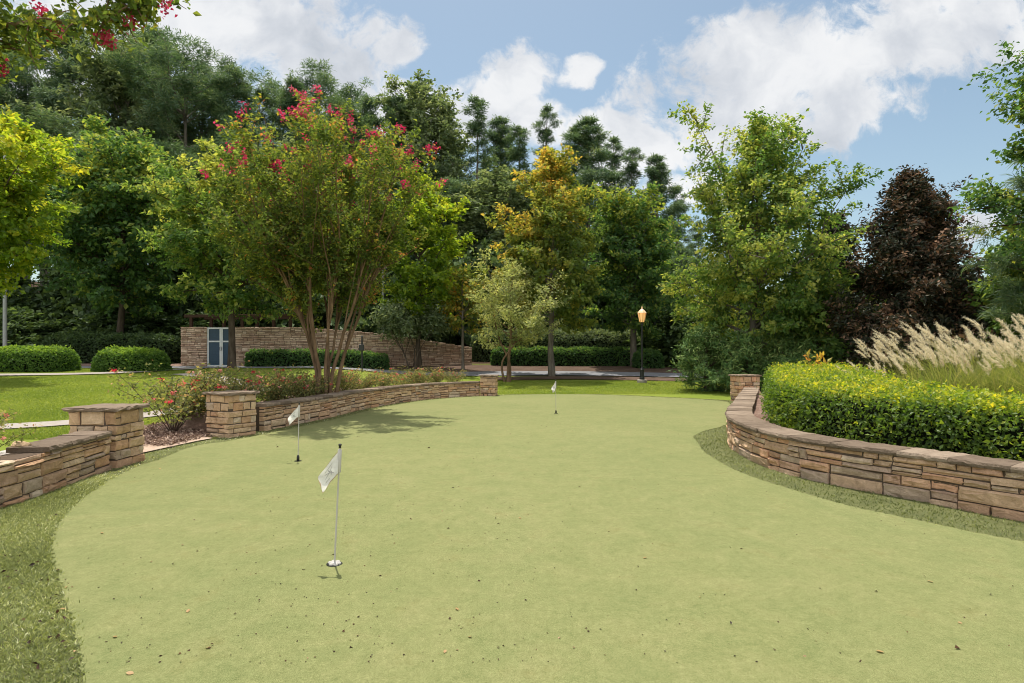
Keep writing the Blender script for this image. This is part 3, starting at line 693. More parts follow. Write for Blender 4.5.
plant_tree('maple_tree', 'large open green maple standing above the junipers right of the lamp post', 'tree', *at(752, 27.5), dict(seed=11, H=12.3, cb=2.1, Rad=4.5, prof='maple', rv=(.60, 1.12), nprim=56, nsec=18, nleaf=54000, ls=.15, tr=.2, up=(6, 74), tint=lambda p, t, r, H, Rd: t + .12 - .18 * p[:, 0] / Rd, jit=.15), LM['maple'], 'bark_grey')
plant_tree('copper_tree', 'large dark bronze tree with dense conical crown behind the plumed grasses', 'tree', *at(912, 24), dict(seed=12, H=9.0, cb=.4, Rad=2.9, prof='spade', rv=(.86, 1.07), nprim=100, nsec=19, nleaf=72000, ls=.155, tr=.16, up=(5, 65), asp=.5, tint=lambda p, t, r, H, Rd: t * 1.1 + .05 + .25 * (r.random(len(t)) < .1)), LM['bronze'], 'bark_brown')
plant_tree('copper_tree', 'smaller dark bronze tree half hidden behind the large green maple', 'tree', *at(832, 31), dict(seed=13, H=8.7, cb=1.2, Rad=2.4, prof='spade', nprim=50, nsec=16, nleaf=19000, ls=.22, tr=.14, up=(5, 65), asp=.5), LM['bronze'], 'bark_brown')
plant_tree('leafy_tree', 'light green low tree between the bronze tree and the right edge', 'tree', *at(1042, 20.5), dict(seed=14, H=5.9, cb=.6, Rad=2.0, prof='round', nprim=38, nsec=14, nleaf=14000, ls=.19, tr=.12, up=(0, 60), tint=lit_tops), LM['maple'], 'bark_brown')
plant_tree('leafy_tree', 'yellow green sapling filling the gap between the maple and the large bronze tree', 'tree', *at(820, 26), dict(seed=15, H=5.2, cb=.5, Rad=2.0, prof='round', nprim=30, nsec=12, nleaf=8000, ls=.18, tr=.09, up=(0, 60), tint=lambda p, t, r, H, Rd: t - .1 + .2 * sm(.5, 1, p[:, 2] / H)), LM['maple'], 'bark_brown')
plant_tree('sweetgum_tree', 'tall tree just off the right edge reaching leafy branches into the sky', 'tree', *at(1160, 15), dict(seed=16, H=11.2, cb=2.0, Rad=3.35, prof='ovoid', nprim=60, nsec=18, nleaf=60000, ls=.125, tr=.2, up=(0, 60)), LM['dark'], 'bark_brown')
plant_tree('pine_tree', 'young pine with long needle tufts at the right edge above the grasses', 'tree', *at(1052, 18.5), dict(seed=17, H=8.4, cb=2.6, Rad=2.5, prof='pine', nprim=34, nsec=12, nleaf=16000, ls=.30, tr=.12, up=(0, 45), asp=.07, needle=True, jit=.1, secl=(.15, .3)), LM['pine'], 'bark_brown')
print('trees', time.time() - T_START)

# multi-stem vase trees
def vase(seed, H, nst, spread, nleaf, ls, r0, leaf_from, flowers=0, levels=3, jit=.1, fan=(12, 20), dens=1.0, l0=(.27, .36), fit=None):
    rng = np.random.default_rng(seed); wood = MB(); TW = []
    def rec(p, d, L, r, lev):
        k = 5; s = np.linspace(0, 1, k)[:, None]
        bend = rng.normal(size=3) * .06; bend[2] = abs(bend[2])
        pts = p + d * L * s + bend * L * s ** 2
        r1 = r * (.72 if lev else .78)
        tube(wood, pts, np.linspace(r, r1, k), 7 if lev < 2 else 5 if lev < 3 else 4, cap=False)
        e = pts[-1]; de = norm(pts[-1] - pts[-2])
        if lev >= 2: TW.append((pts[1], de, L, lev, e))
        if lev < levels:
            nb = 2 + (rng.random() < .7) + (lev >= 2) * 1
            for q in range(nb):
                az = q * 2 * np.pi / nb + rng.random() * 2; tl = R(rng.uniform(*fan)) * (1.25 if lev >= 2 else 1)
                u = norm(np.cross(de, np.array([.3, .8, .1]))); v = np.cross(de, u)
                nd = norm(de * math.cos(tl) + (u * math.cos(az) + v * math.sin(az)) * math.sin(tl) + UP * .05)
                rec(e, nd, L * rng.uniform(.62, .85), r1 * rng.uniform(.55, .75), lev + 1)
    for i in range(nst):
        az = i * 2 * np.pi / nst + rng.normal() * .25; tl = R(rng.uniform(spread[0], spread[1]))
        d = np.array([math.cos(az) * math.sin(tl), math.sin(az) * math.sin(tl), math.cos(tl)])
        rec(np.array([math.cos(az), math.sin(az), 0]) * r0 * 1.6 + np.array([0, 0, -.15]), d, H * rng.uniform(*l0), r0 * rng.uniform(.6, 1), 0)
    tb = np.array([t[0] for t in TW]); td = np.array([t[1] for t in TW]); tl = np.array([t[2] for t in TW]); te = np.array([t[4] for t in TW])
    # extra side twigs
    n2 = len(TW) * 4; qi = rng.integers(0, len(TW), n2); s = rng.uniform(.1, 1, n2)
    b2 = tb[qi] + (te[qi] - tb[qi]) * s[:, None]; d2 = norm(td[qi] + rng.normal(size=(n2, 3)) * .55 + UP * .15); l2 = tl[qi] * rng.uniform(.3, .6, n2)
    tb = np.concatenate([tb, b2]); td = np.concatenate([td, d2]); tl = np.concatenate([tl, l2])
    zb = tb[:, 2]; w = tl * sm(leaf_from * .75, leaf_from * 1.25, zb) * rng.uniform(.3, 1.3, len(tl)); w /= w.sum()
    q = rng.choice(len(tl), nleaf, p=w); s = rng.uniform(.1, 1.05, nleaf)
    pos = tb[q] + td[q] * (tl[q] * s)[:, None] + rng.normal(size=(nleaf, 3)) * jit
    out = norm(pos - np.array([0, 0, H * .55])); tq = rng.normal(size=len(tl)) * .16
    tt = np.clip(.45 + tq[q] + rng.normal(size=nleaf) * .17 + .12 * sm(.6, 1, pos[:, 2] / H), 0, 1)
    cr = MB(); leaves(cr, pos, ls * rng.uniform(.65, 1.3, nleaf), tt, rng, out=out, upw=.8, asp=.55, rnd=.85)
    fl = None
    if flowers:
        fl = MB(); tips = tb + td * tl[:, None]; hi = np.where((tips[:, 2] > .60 * H))[0]
        pk = rng.choice(hi, flowers, p=(lambda z: z / z.sum())((tips[hi, 2] / tips[:, 2].max()) ** 7 * (1 + 2.5 * (np.linalg.norm(tips[hi, :2], axis=1) / H))))
        for p_ in pk:
            nn_ = rng.integers(24, 70); g = rng.normal(size=(nn_, 3)) * np.array([.06, .06, .1]) * rng.uniform(.7, 1.4)
            pp = tips[p_] + td[p_] * .08 + g
            leaves(fl, pp, .075 * rng.uniform(.7, 1.3, nn_), np.clip(rng.random() * .6 + rng.normal(size=nn_) * .2 + .15, 0, 1), rng, upw=.4, rnd=1, asp=.8)
    if fit:
        A = np.concatenate(cr.V); hx = np.percentile(np.abs(A[:, 0] - np.median(A[:, 0])), 98.5); cx = np.median(A[:, 0]); k = fit[0] / hx; kz = fit[1] / np.percentile(A[:, 2], 99.8)
        for mb_ in (wood, cr, fl):
            if mb_:
                for v in mb_.V: v[:, 0] -= cx * np.clip(v[:, 2] / H, 0, 1) ** 1.0; v *= np.array([1, 1, kz]); v[:, :2] *= 1 + (k - 1) * np.clip(v[:, 2:3] / 1.5, 0, 1)
    return wood, cr, fl
X, Y = at(325, 16.6); zg = .30
root = empty('crape_myrtle', (X, Y, zg), 'vase shaped crape myrtle with many bare stems and red blossoms behind the stone wall', 'tree', 2.4)
def myrtle(seed, nleaf=66000):
    rng = np.random.default_rng(seed); wood, cr, fl = MB(), MB(), MB()
    ez = [0, 1.2, 2.4, 3.4, 4.6, 5.8, 6.8, 7.6, 8.2, 8.7]; er = [.25, .5, 1.0, 1.75, 2.55, 3.05, 3.1, 2.6, 1.7, .6]
    NT_ = 9; trunks = []
    for i in range(NT_):
        az = i * 2 * np.pi / NT_ + rng.normal() * .2; rr = .14 + .10 * rng.random(); k = rng.uniform(.45, 1.0)
        zs = np.linspace(-.15, 4.4, 9); r = rr + k * np.interp(zs, [0, 1, 2.2, 3.4, 4.6], [0, .12, .5, 1.0, 1.6])
        w_ = np.cumsum(rng.normal(size=(9, 2)) * .045, 0)
        pts = np.stack([np.cos(az) * r + w_[:, 0], np.sin(az) * r + w_[:, 1], zs], 1)
        tube(wood, pts, np.linspace(.052, .021, 9) * rng.uniform(.75, 1.15), 8, cap=False); trunks.append(pts)
    ST = []
    for i in range(120):
        z = 3.9 + 4.75 * rng.random() ** .8; rmax = np.interp(z, ez, er); rad = rmax * rng.random() ** .42; az = rng.random() * 2 * np.pi
        e = np.array([math.cos(az) * rad, math.sin(az) * rad, z])
        best = None
        for tr in trunks:
            j = rng.integers(3, 8); q = tr[j]
            d = np.linalg.norm((e - q)[:2]) - .12 * rng.random() + .25 * max(0, q[2] + 1.2 - z)
            if best is None or d < best[0]: best = (d, tr, j)
        tr, j = best[1], best[2]; p0 = tr[j]; t0 = norm(tr[j] - tr[j - 1]); L = np.linalg.norm(e - p0)
        p1 = p0 + t0 * L * .4; p2 = e - norm(np.array([math.cos(az) * .35, math.sin(az) * .35, 1.0])) * L * .35
        t = np.linspace(0, 1, 9)[:, None]
        pts = (1 - t) ** 3 * p0 + 3 * (1 - t) ** 2 * t * p1 + 3 * (1 - t) * t ** 2 * p2 + t ** 3 * e + np.cumsum(rng.normal(size=(9, 3)) * .022, 0) * (t > 0)
        tube(wood, pts, np.linspace(rng.uniform(.018, .032), .005, 9), 5, cap=False); ST.append(pts)
    TB, TD, TL = [], [], []
    for pts in ST:
        n_ = 12; ss = rng.uniform(.16, 1.0, n_); b_ = interp_poly(pts, ss); az = rng.random(n_) * 6.28
        d_ = norm(np.stack([np.cos(az), np.sin(az), rng.uniform(.3, 1.4, n_)], 1)); l_ = rng.uniform(.25, .75, n_)
        keep = b_[:, 2] + d_[:, 2] * l_ > 2.0
        for q in np.where(keep)[0]: tube(wood, [b_[q], b_[q] + d_[q] * l_[q] * .55, b_[q] + d_[q] * l_[q] + UP * .04], [.009, .006, .003], 4, cap=False)
        TB.append(b_[keep]); TD.append(d_[keep]); TL.append(l_[keep])
        TB.append(pts[-1:]); TD.append(norm(pts[-1:] - pts[-2:-1])); TL.append(np.array([.45]))
    TB, TD, TL = map(np.concatenate, (TB, TD, TL))
    w_ = TL * np.exp(rng.normal(size=len(TL)) * .5) * (.8 + .2 * sm(3.0, 5.5, TB[:, 2])); q = rng.choice(len(TL), nleaf, p=w_ / w_.sum()); u_ = rng.uniform(.05, 1.05, nleaf)
    pos = TB[q] + TD[q] * (TL[q] * u_)[:, None] + np.clip(rng.normal(size=(nleaf, 3)), -1.7, 1.7) * .085
    tq = rng.normal(size=len(TL)) * .15; tt = np.clip(.42 + tq[q] + rng.normal(size=nleaf) * .18 + .16 * sm(6, 8.5, pos[:, 2]), 0, 1)
    leaves(cr, pos, .095 * np.exp(rng.normal(size=nleaf) * .25), tt, rng, out=norm(pos - np.array([0, 0, 4.5])), upw=.7, asp=.55, rnd=1.0)
    tips = TB + TD * TL[:, None]; rn = np.linalg.norm(tips[:, :2], axis=1); sc_ = sm(4.6, 8.6, tips[:, 2]) ** 1.5 * (.35 + sm(.4, 1.0, rn / np.interp(tips[:, 2], ez, er)))
    for p_ in rng.choice(len(tips), 115, replace=False, p=sc_ / sc_.sum()):
        n_ = rng.integers(10, 40); ax = norm(TD[p_] + UP * .6); l_ = rng.uniform(.10, .30)
        pp = tips[p_] + ax * (rng.random(n_) * l_)[:, None] + rng.normal(size=(n_, 3)) * .045
        leaves(fl, pp, .065 * rng.uniform(.7, 1.3, n_), np.clip(rng.random() * .75 + rng.normal(size=n_) * .18, 0, 1), rng, upw=.4, rnd=1, asp=.8)
    return wood, cr, fl
w, c, f = myrtle(31, 70000)
root.scale = (1.03, 1.03, .91)
w.obj('trunk', M['bark_myrtle'], root, smooth=True); c.obj('crown', LM['myrtle'], root); f.obj('blossom', LM['bloom'], root)
X, Y = at(508, 31.0)
root = empty('small_tree', (X, Y, float(Tz(X, Y))), 'small pale sage tree with three thin crooked stems on the lawn edge', 'tree', .3)
w, c = grow(seed=32, H=6.1, cb=1.9, Rad=2.7, prof='ovoid', nprim=26, nsec=11, nleaf=9500, ls=.13, tr=.075, up=(12, 62), jit=.17, rv=(.35, 1.2), wander=.5, asp=.5, lean=(.3, 0))
for q in range(2):
    e_ = np.array([(-.75, .2, 3.6), (.55, -.4, 3.4)][q]); tube(w, catmull([(.12 - .25 * q, .05, -.2), (.1 - .4 * q, .05, 1.0), e_ * np.array([.55, .55, .6]), e_], 5), np.linspace(.07, .02, 16), 7)
w.obj('trunk', M['bark_myrtle'], root, smooth=True); c.obj('crown', LM['sage'], root)
X, Y = at(412, 36.0)
root = empty('small_tree', (X, Y, float(Tz(X, Y))), 'small grey leaved tree against the retaining wall right of the crape myrtle', 'tree', 1.0)
w, c, f = vase(33, 4.4, 4, (8, 20), 6000, .2, .07, 2.2, 0, fan=(16, 34), jit=.25)
w.obj('trunk', M['bark_brown'], root, smooth=True); c.obj('crown', LM['olive'], root)
# overhanging crape myrtle branch, upper left: tree stands off the left edge
def overhang():
    rng = np.random.default_rng(41)
    X, Y = -6.5, 4.2
    root = empty('crape_myrtle', (X, Y, .4), 'crape myrtle just off the left edge whose flowering branch overhangs the upper corner', 'tree')
    wood = MB(); cr = MB(); fl = MB()
    tube(wood, [(0, 0, -.3), (.1, 0, 1.6), (.2, .1, 3.4), (.1, .2, 5.0), (.2, .2, 6.6)], [.13, .11, .09, .06, .02], 8)
    tips = []
    def limb(pts, r, n2, ll):
        pts = catmull(pts, 5); tube(wood, pts, np.linspace(r, .006, len(pts)), 6, cap=False)
        ss = rng.uniform(.3, 1, n2); b = interp_poly(pts, ss)
        d = norm(rng.normal(size=(n2, 3)) * np.array([1, 1, .7]) + norm(pts[-1] - pts[0]) * .7); l = rng.uniform(ll[0], ll[1], n2)
        for q in range(n2):
            tube(wood, [b[q], b[q] + d[q] * l[q] * .5 - UP * .02, b[q] + d[q] * l[q] - UP * .08], [.008, .005, .002], 4, cap=False)
        k = 34; qi = np.repeat(np.arange(n2), k); s = rng.uniform(.1, 1.05, n2 * k)
        pos = b[qi] + d[qi] * (l[qi] * s)[:, None] - UP * (.05 * s ** 2)[:, None] + rng.normal(size=(n2 * k, 3)) * .03
        leaves(cr, pos, .047 * rng.uniform(.7, 1.3, n2 * k), np.clip(.42 + rng.normal(size=n2 * k) * .2, 0, .85), rng, upw=.7, asp=.6, rnd=.9)
        for q in range(n2): tips.append(b[q] + d[q] * l[q] - UP * .08)
    def rel(px, py, Yd): Yd = Yd * .93; return ((px - CX) / F * Yd - X, Yd - Y, zof(py, Yd) - .4)
    limb([(.15, .05, 2.8), rel(-60, 40, 4.1), rel(20, 24, 4.0), rel(85, 20, 3.95), rel(138, 2, 3.9)], .022, 34, (.10, .24))
    limb([(.12, .08, 3.1), rel(-60, 5, 4.0), rel(20, -12, 3.95), rel(110, -20, 3.9), rel(150, -8, 3.85)], .022, 26, (.12, .26))
    limb([(.15, .05, 2.6), rel(-70, 80, 4.2), rel(-20, 58, 4.15), rel(14, 42, 4.1)], .02, 16, (.10, .22))
    for q in range(8): 
        az = q * 2.4; limb([(.1, .05, 2.6 + q * .14), (.8 * math.cos(az) - .9, .8 * math.sin(az), 3.5 + q * .15), (1.3 * math.cos(az) - 1.2, 1.3 * math.sin(az), 3.9 + q * .17)], .022, 12, (.25, .5))
    for (px, py, Yd) in [(42, 11, 4.0), (58, 32, 4.0), (132, 23, 3.9), (108, 41, 3.95), (165, 6, 3.85), (104, 38, 3.95), (3, 70, 4.15)]:
        p = np.array(rel(px, py, Yd)); nn_ = 42
        leaves(fl, p + rng.normal(size=(nn_, 3)) * np.array([.024, .024, .024]), .024 * rng.uniform(.7, 1.3, nn_), np.clip(.4 + rng.normal(size=nn_) * .2, 0, 1), rng, upw=.4, rnd=1, asp=.8)
    wood.obj('trunk', M['bark_myrtle'], root, smooth=True); cr.obj('crown', LM['myrtle'], root); fl.obj('blossom', LM['bloom'], root)
overhang()

# pines on the slope: a few kinds, copied
pspec = [dict(seed=51, H=24, cb=8, Rad=5.4, lead=.05, prof='pine', nprim=40, nsec=14, nleaf=41600, ls=.33, tr=.26, up=(-4, 50), asp=.17, needle=True, jit=.24, tuft=True, secl=(.14, .34), droop=.05, inner=.4, rv=(.45, 1.2)),
         dict(seed=52, H=24, cb=5, Rad=3.9, prof='egg', nprim=48, nsec=14, nleaf=44800, ls=.33, tr=.24, up=(-10, 55), asp=.17, needle=True, jit=.24, tuft=True, secl=(.14, .34), droop=.05, inner=.35, rv=(.5, 1.2)),
         dict(seed=53, H=24, cb=11, Rad=4.6, prof='round', nprim=30, nsec=15, nleaf=35200, ls=.33, tr=.27, up=(0, 50), asp=.17, needle=True, jit=.26, tuft=True, secl=(.18, .38), droop=.04, inner=.4, rv=(.5, 1.2)),
         dict(seed=54, H=24, cb=3, Rad=6.0, prof='cone', nprim=58, nsec=13, nleaf=36000, ls=.30, tr=.2, up=(-12, 26), asp=.16, needle=True, jit=.15, tuft=True, secl=(.10, .24), droop=.04, inner=.45, rv=(.25, 1.35), lead=.03),
         dict(seed=55, H=24, cb=9, Rad=4.0, prof='ovoid', nprim=32, nsec=15, nleaf=38000, ls=.35, tr=.25, up=(5, 60), asp=.17, needle=True, jit=.26, tuft=True, secl=(.2, .4), droop=.03, inner=.4, rv=(.4, 1.25)),
         dict(seed=56, H=24, cb=4, Rad=4.6, prof='round', nprim=50, nsec=16, nleaf=26000, ls=.36, tr=.25, up=(5, 62), asp=.55, jit=.3)]
plab = ['tall dark pine with open tapering crown on the wooded slope behind', 'full dark green pine in the wood behind the garden trees', 'high crowned pine with rounded tufted top against the sky', 'narrow spire shaped pine in the wood behind the garden trees', 'loose pine with upswept tufted boughs above the wood', 'broad leaved forest tree with rounded crown among the pines']
pparts = []
for i, s in enumerate(pspec):
    w, c = grow(**s); pparts.append((w.mesh('trunk', M['bark_grey'], True), c.mesh('crown', LM['pine'] if i < 5 else LM['olive'])))
def pine(kind, px, Y, top, rz, wide=1.0):
    X, Y = at(px, Y); z = float(Tz(X, Y)); h = zof(top, Y) - z
    r = empty('pine_tree', (X, Y, z), plab[kind], 'tree', rz, 'pines on the wooded slope'); s = h / 24; r.scale = (s * wide, s * wide, s)
    for nm, me in zip(('trunk', 'crown'), pparts[kind]):
        o = bpy.data.objects.new(nm, me); C.objects.link(o); o.parent = r
rng = np.random.default_rng(5)
for k, (px, Y, top) in enumerate([(-60, 62, 60), (-20, 58, 75), (22, 64, 40), (72, 62, 38), (112, 68, 75), (128, 60, 68), (152, 64, 50), (182, 58, 72), (206, 66, 78), (236, 58, 76), (262, 66, 98),
        (292, 62, 88), (318, 70, 84), (345, 60, 112), (368, 66, 108), (398, 60, 104), (424, 62, 92), (446, 68, 116), (478, 60, 104), (500, 68, 128), (520, 60, 134), (549, 62, 114), (572, 68, 136), (588, 60, 128), (612, 66, 146), (632, 60, 158), (656, 58, 166), (676, 64, 196), (700, 60, 232)]):
    pine(([0, 2, 4, 0, 3, 5, 1, 2, 4, 1, 3] if px < 430 else [3, 0, 3, 3, 0, 3, 3, 3, 0, 3, 3])[k % 11], px, Y, top - 14 - 14 * (px < 190), rng.random() * 6, rng.uniform(.95, 1.2) * (1 if px < 430 else rng.uniform(.95, 1.3)))
for px in np.arange(-110, 720, 34):   # second rank, lower, closes the wood
    tp = float(np.interp(px, [-110, 0, 250, 500, 640, 720], [120, 125, 150, 185, 230, 270])) + rng.normal() * 10
    pine(int(rng.integers(0, 6)), px + rng.normal() * 8, 51 + rng.random() * 3, tp, rng.random() * 6, 1.55)
for px in np.arange(-150, 1300, 46):  # third rank far behind
    tp = float(np.interp(px, [-150, 0, 250, 450, 640, 720, 900, 1300], [90, 110, 140, 170, 215, 275, 310, 290])) + rng.normal() * 6
    pine(int(rng.integers(0, 6)), px + rng.normal() * 8, 84 + rng.random() * 6, tp, rng.random() * 6, 1.3)
print('pines', time.time() - T_START)

# understory bushes in the shade of the wood
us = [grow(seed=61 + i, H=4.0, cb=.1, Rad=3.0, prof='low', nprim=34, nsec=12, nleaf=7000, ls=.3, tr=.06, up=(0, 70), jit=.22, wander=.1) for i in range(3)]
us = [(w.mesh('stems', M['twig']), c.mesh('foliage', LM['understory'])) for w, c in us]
def bush(px, Y, top, rz, wide, label, i, group):
    X, Y = at(px, Y); z = float(Tz(X, Y)); s = (zof(top, Y) - z) / 4.0
    r = empty('woodland_shrub', (X, Y, z), label, 'shrub', rz, group); r.scale = (wide, wide, max(s, .2))
    for nm, me in zip(('stems', 'foliage'), us[i % 3]):
        o = bpy.data.objects.new(nm, me); C.objects.link(o); o.parent = r
k = 0
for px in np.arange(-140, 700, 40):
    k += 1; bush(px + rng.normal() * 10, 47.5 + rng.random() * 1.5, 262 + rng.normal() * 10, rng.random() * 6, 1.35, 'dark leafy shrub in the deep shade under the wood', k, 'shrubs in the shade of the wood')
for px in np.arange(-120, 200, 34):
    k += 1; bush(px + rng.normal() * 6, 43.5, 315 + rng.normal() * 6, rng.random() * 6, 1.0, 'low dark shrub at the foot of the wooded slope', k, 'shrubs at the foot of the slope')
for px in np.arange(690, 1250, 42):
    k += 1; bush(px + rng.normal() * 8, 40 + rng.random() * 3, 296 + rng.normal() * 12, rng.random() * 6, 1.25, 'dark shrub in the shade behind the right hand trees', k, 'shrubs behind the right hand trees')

# ------------------------------------------------------------------ hedges and shrubs
def hedge(name, label, pth, w, h, nleaf, ls, leafm, seed, z0=None, core=.86, lump=.05, topt=.25, asp=.6, e=None, cat='hedge', exp=4.0, ragged=.03):
    rng = np.random.default_rng(seed); Lh = pth.L
    hf = h if callable(h) else (lambda s: np.full_like(s, h)); e = e or w * .6
    hm = float(np.mean(hf(np.linspace(0, Lh, 9))))
    ar = np.array([Lh * w, Lh * hm, Lh * hm, w * hm, w * hm]); f = rng.choice(5, nleaf, p=ar / ar.sum())
    A = rng.uniform(-1, 1, nleaf); B = rng.uniform(-1, 1, nleaf); Cc = rng.uniform(.02, 1, nleaf)
    Cc = np.where(f == 0, 1, Cc); B = np.where(f == 1, -1, np.where(f == 2, 1, B)); A = np.where(f == 3, -1, np.where(f == 4, 1, A))
    dep = 1 - np.abs(rng.normal(size=nleaf)) * .07 + np.maximum(0, rng.normal(size=nleaf)) * ragged
    def place(A, B, Cc, dep):
        s = (A + 1) / 2 * Lh; ex = Lh / 2
        ae = np.sign(A) * np.clip((np.abs(A) * ex - (ex - e)) / e, 0, 1)
        kk = (np.abs(ae) ** exp + np.abs(B) ** exp + np.clip(Cc, 0, 1) ** exp) ** (1 / exp)
        kk = np.maximum(kk, 1)
        sa = np.where(np.abs(A) * ex > ex - e, np.sign(A) * ((ex - e) + np.abs(ae) / kk * e), A * ex) + ex
        q = dep / kk
        lmp = 1 + lump * (np.sin(sa * 2.3 + B * 2) * .5 + np.sin(sa * 5.1 + Cc * 3 + 1) * .3 + np.sin(sa * 9 + B * 7 + Cc * 5) * .25)
        p = pth.at(sa); nn = pth.nrm(sa, .3)
        XY = p + nn * (B * q * w / 2 * lmp)[:, None]; Z = Cc * q * hf(sa) * lmp
        zb = Tz(XY[:, 0], XY[:, 1]) if z0 is None else z0
        t = np.stack([-nn[:, 1], nn[:, 0]], -1)
        o = np.concatenate([nn * (B * np.abs(B) ** 3)[:, None] + t * (ae ** 3)[:, None], (np.clip(Cc, 0, 1) ** 3)[:, None]], 1)
        return np.concatenate([XY, (Z + zb)[:, None]], 1), norm(o + 1e-6)
    P, O = place(A, B, Cc, dep)
    tq = np.sin(P[:, 0] * 3.1 + 1) * np.sin(P[:, 1] * 2.7) * .08 + np.sin(P[:, 0] * 11) * np.sin(P[:, 1] * 9.3 + P[:, 2] * 8) * .1
    tt = np.clip(.28 + tq + topt * sm(.45, .95, O[:, 2]) + rng.normal(size=nleaf) * .15 - .3 * (dep < .93), 0, 1)  # top leaves tinted as if sunlit, inner leaves darkened like shade
    root = empty(name, tuple(np.append(pth.at(Lh / 2), 0.)), label, cat)
    base = np.append(pth.at(Lh / 2), 0.)
    cr = MB(); leaves(cr, P - base, ls * np.exp(rng.normal(size=nleaf) * .2), tt, rng, out=O, upw=.35, outw=.7, rnd=.9, asp=asp)
    cr.obj('foliage', leafm, root)
    # solid inner mass, coloured near black for the shade inside; no branches modelled
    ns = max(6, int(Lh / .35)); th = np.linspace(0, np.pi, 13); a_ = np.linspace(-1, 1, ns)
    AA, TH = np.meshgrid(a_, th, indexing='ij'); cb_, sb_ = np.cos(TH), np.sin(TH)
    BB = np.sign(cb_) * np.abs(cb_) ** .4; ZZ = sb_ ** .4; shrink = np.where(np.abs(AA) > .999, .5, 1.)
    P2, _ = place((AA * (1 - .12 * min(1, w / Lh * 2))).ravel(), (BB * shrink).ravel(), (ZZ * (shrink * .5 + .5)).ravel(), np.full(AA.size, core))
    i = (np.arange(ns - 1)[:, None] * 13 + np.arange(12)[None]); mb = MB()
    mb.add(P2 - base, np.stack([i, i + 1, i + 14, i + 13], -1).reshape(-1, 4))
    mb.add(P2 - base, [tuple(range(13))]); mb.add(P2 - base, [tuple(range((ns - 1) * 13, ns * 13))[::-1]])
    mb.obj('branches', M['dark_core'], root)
    return root
# right-hand clipped hedge follows the wall
sR = np.linspace(2.2, RWALL.L - 4.1, 40); HP = Path(RWALL.at(sR) + RWALL.nrm(sR) * 1.75)
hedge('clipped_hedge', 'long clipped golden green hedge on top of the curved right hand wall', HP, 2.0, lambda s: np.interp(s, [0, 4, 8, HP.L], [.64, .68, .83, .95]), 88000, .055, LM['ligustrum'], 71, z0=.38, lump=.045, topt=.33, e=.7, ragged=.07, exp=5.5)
bx = lambda a, b, Y0, Y1=None: Path([at(a, Y0), at(b, Y1 or Y0)])
hedge('boxwood_shrub', 'clipped boxwood shrub at the far left edge of the lawn', bx(-4, 73, 30), 1.9, 1.2, 9000, .11, LM['box'], 72, cat='shrub', exp=3, lump=.06, topt=.42)
hedge('boxwood_shrub', 'clipped boxwood shrub nearer to the stone enclosure and gate', bx(98, 166, 30.2), 1.9, 1.15, 9000, .11, LM['box'], 73, cat='shrub', exp=2.6, lump=.06, topt=.42)
hedge('low_hedge', 'dark low hedge along the foot of the stone enclosure wall', bx(247, 388, 35.3, 36.2), .9, 1.0, 7000, .13, LM['dark'], 74, lump=.08)
hedge('low_hedge', 'trimmed lower hedge row behind the pine straw under the orange tree', bx(492, 655, 40.0, 39.6), 1.3, 1.15, 10000, .14, LM['dark'], 75, lump=.06)
hedge('low_hedge', 'short trimmed hedge behind the lamp post', bx(634, 662, 38.4), 1.2, 1.1, 2500, .14, LM['dark'], 76, lump=.06)
hedge('tall_hedge', 'tall pale topped hedge row behind the lower hedge in the wood edge', bx(472, 640, 43.2, 42.6), 2.4, 2.1, 16000, .16, LM['olive'], 77, lump=.07)
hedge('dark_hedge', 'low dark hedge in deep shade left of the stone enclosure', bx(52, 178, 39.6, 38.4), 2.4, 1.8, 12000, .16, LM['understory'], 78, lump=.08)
# junipers
for (px, Y, top, rad, lab, sd_) in [(706, 26.6, 329, 1.7, 'upright blue green juniper at the left end of the juniper group', 81), (748, 25.6, 338, 1.8, 'broad spreading juniper under the large maple', 82), (792, 25.2, 344, 1.7, 'spreading juniper nearest the tip of the clipped hedge', 83)]:
    X, Y = at(px, Y); H = zof(top, Y) - float(Tz(X, Y))
    plant_tree('juniper', lab, 'shrub', X, Y, dict(seed=sd_, H=H, cb=.15, Rad=rad, prof='low', nprim=40, nsec=14, nleaf=11000, ls=.17, tr=.06, up=(2, 60), asp=.2, needle=True, jit=.1, wander=.1), LM['juniper'], 'bark_brown')

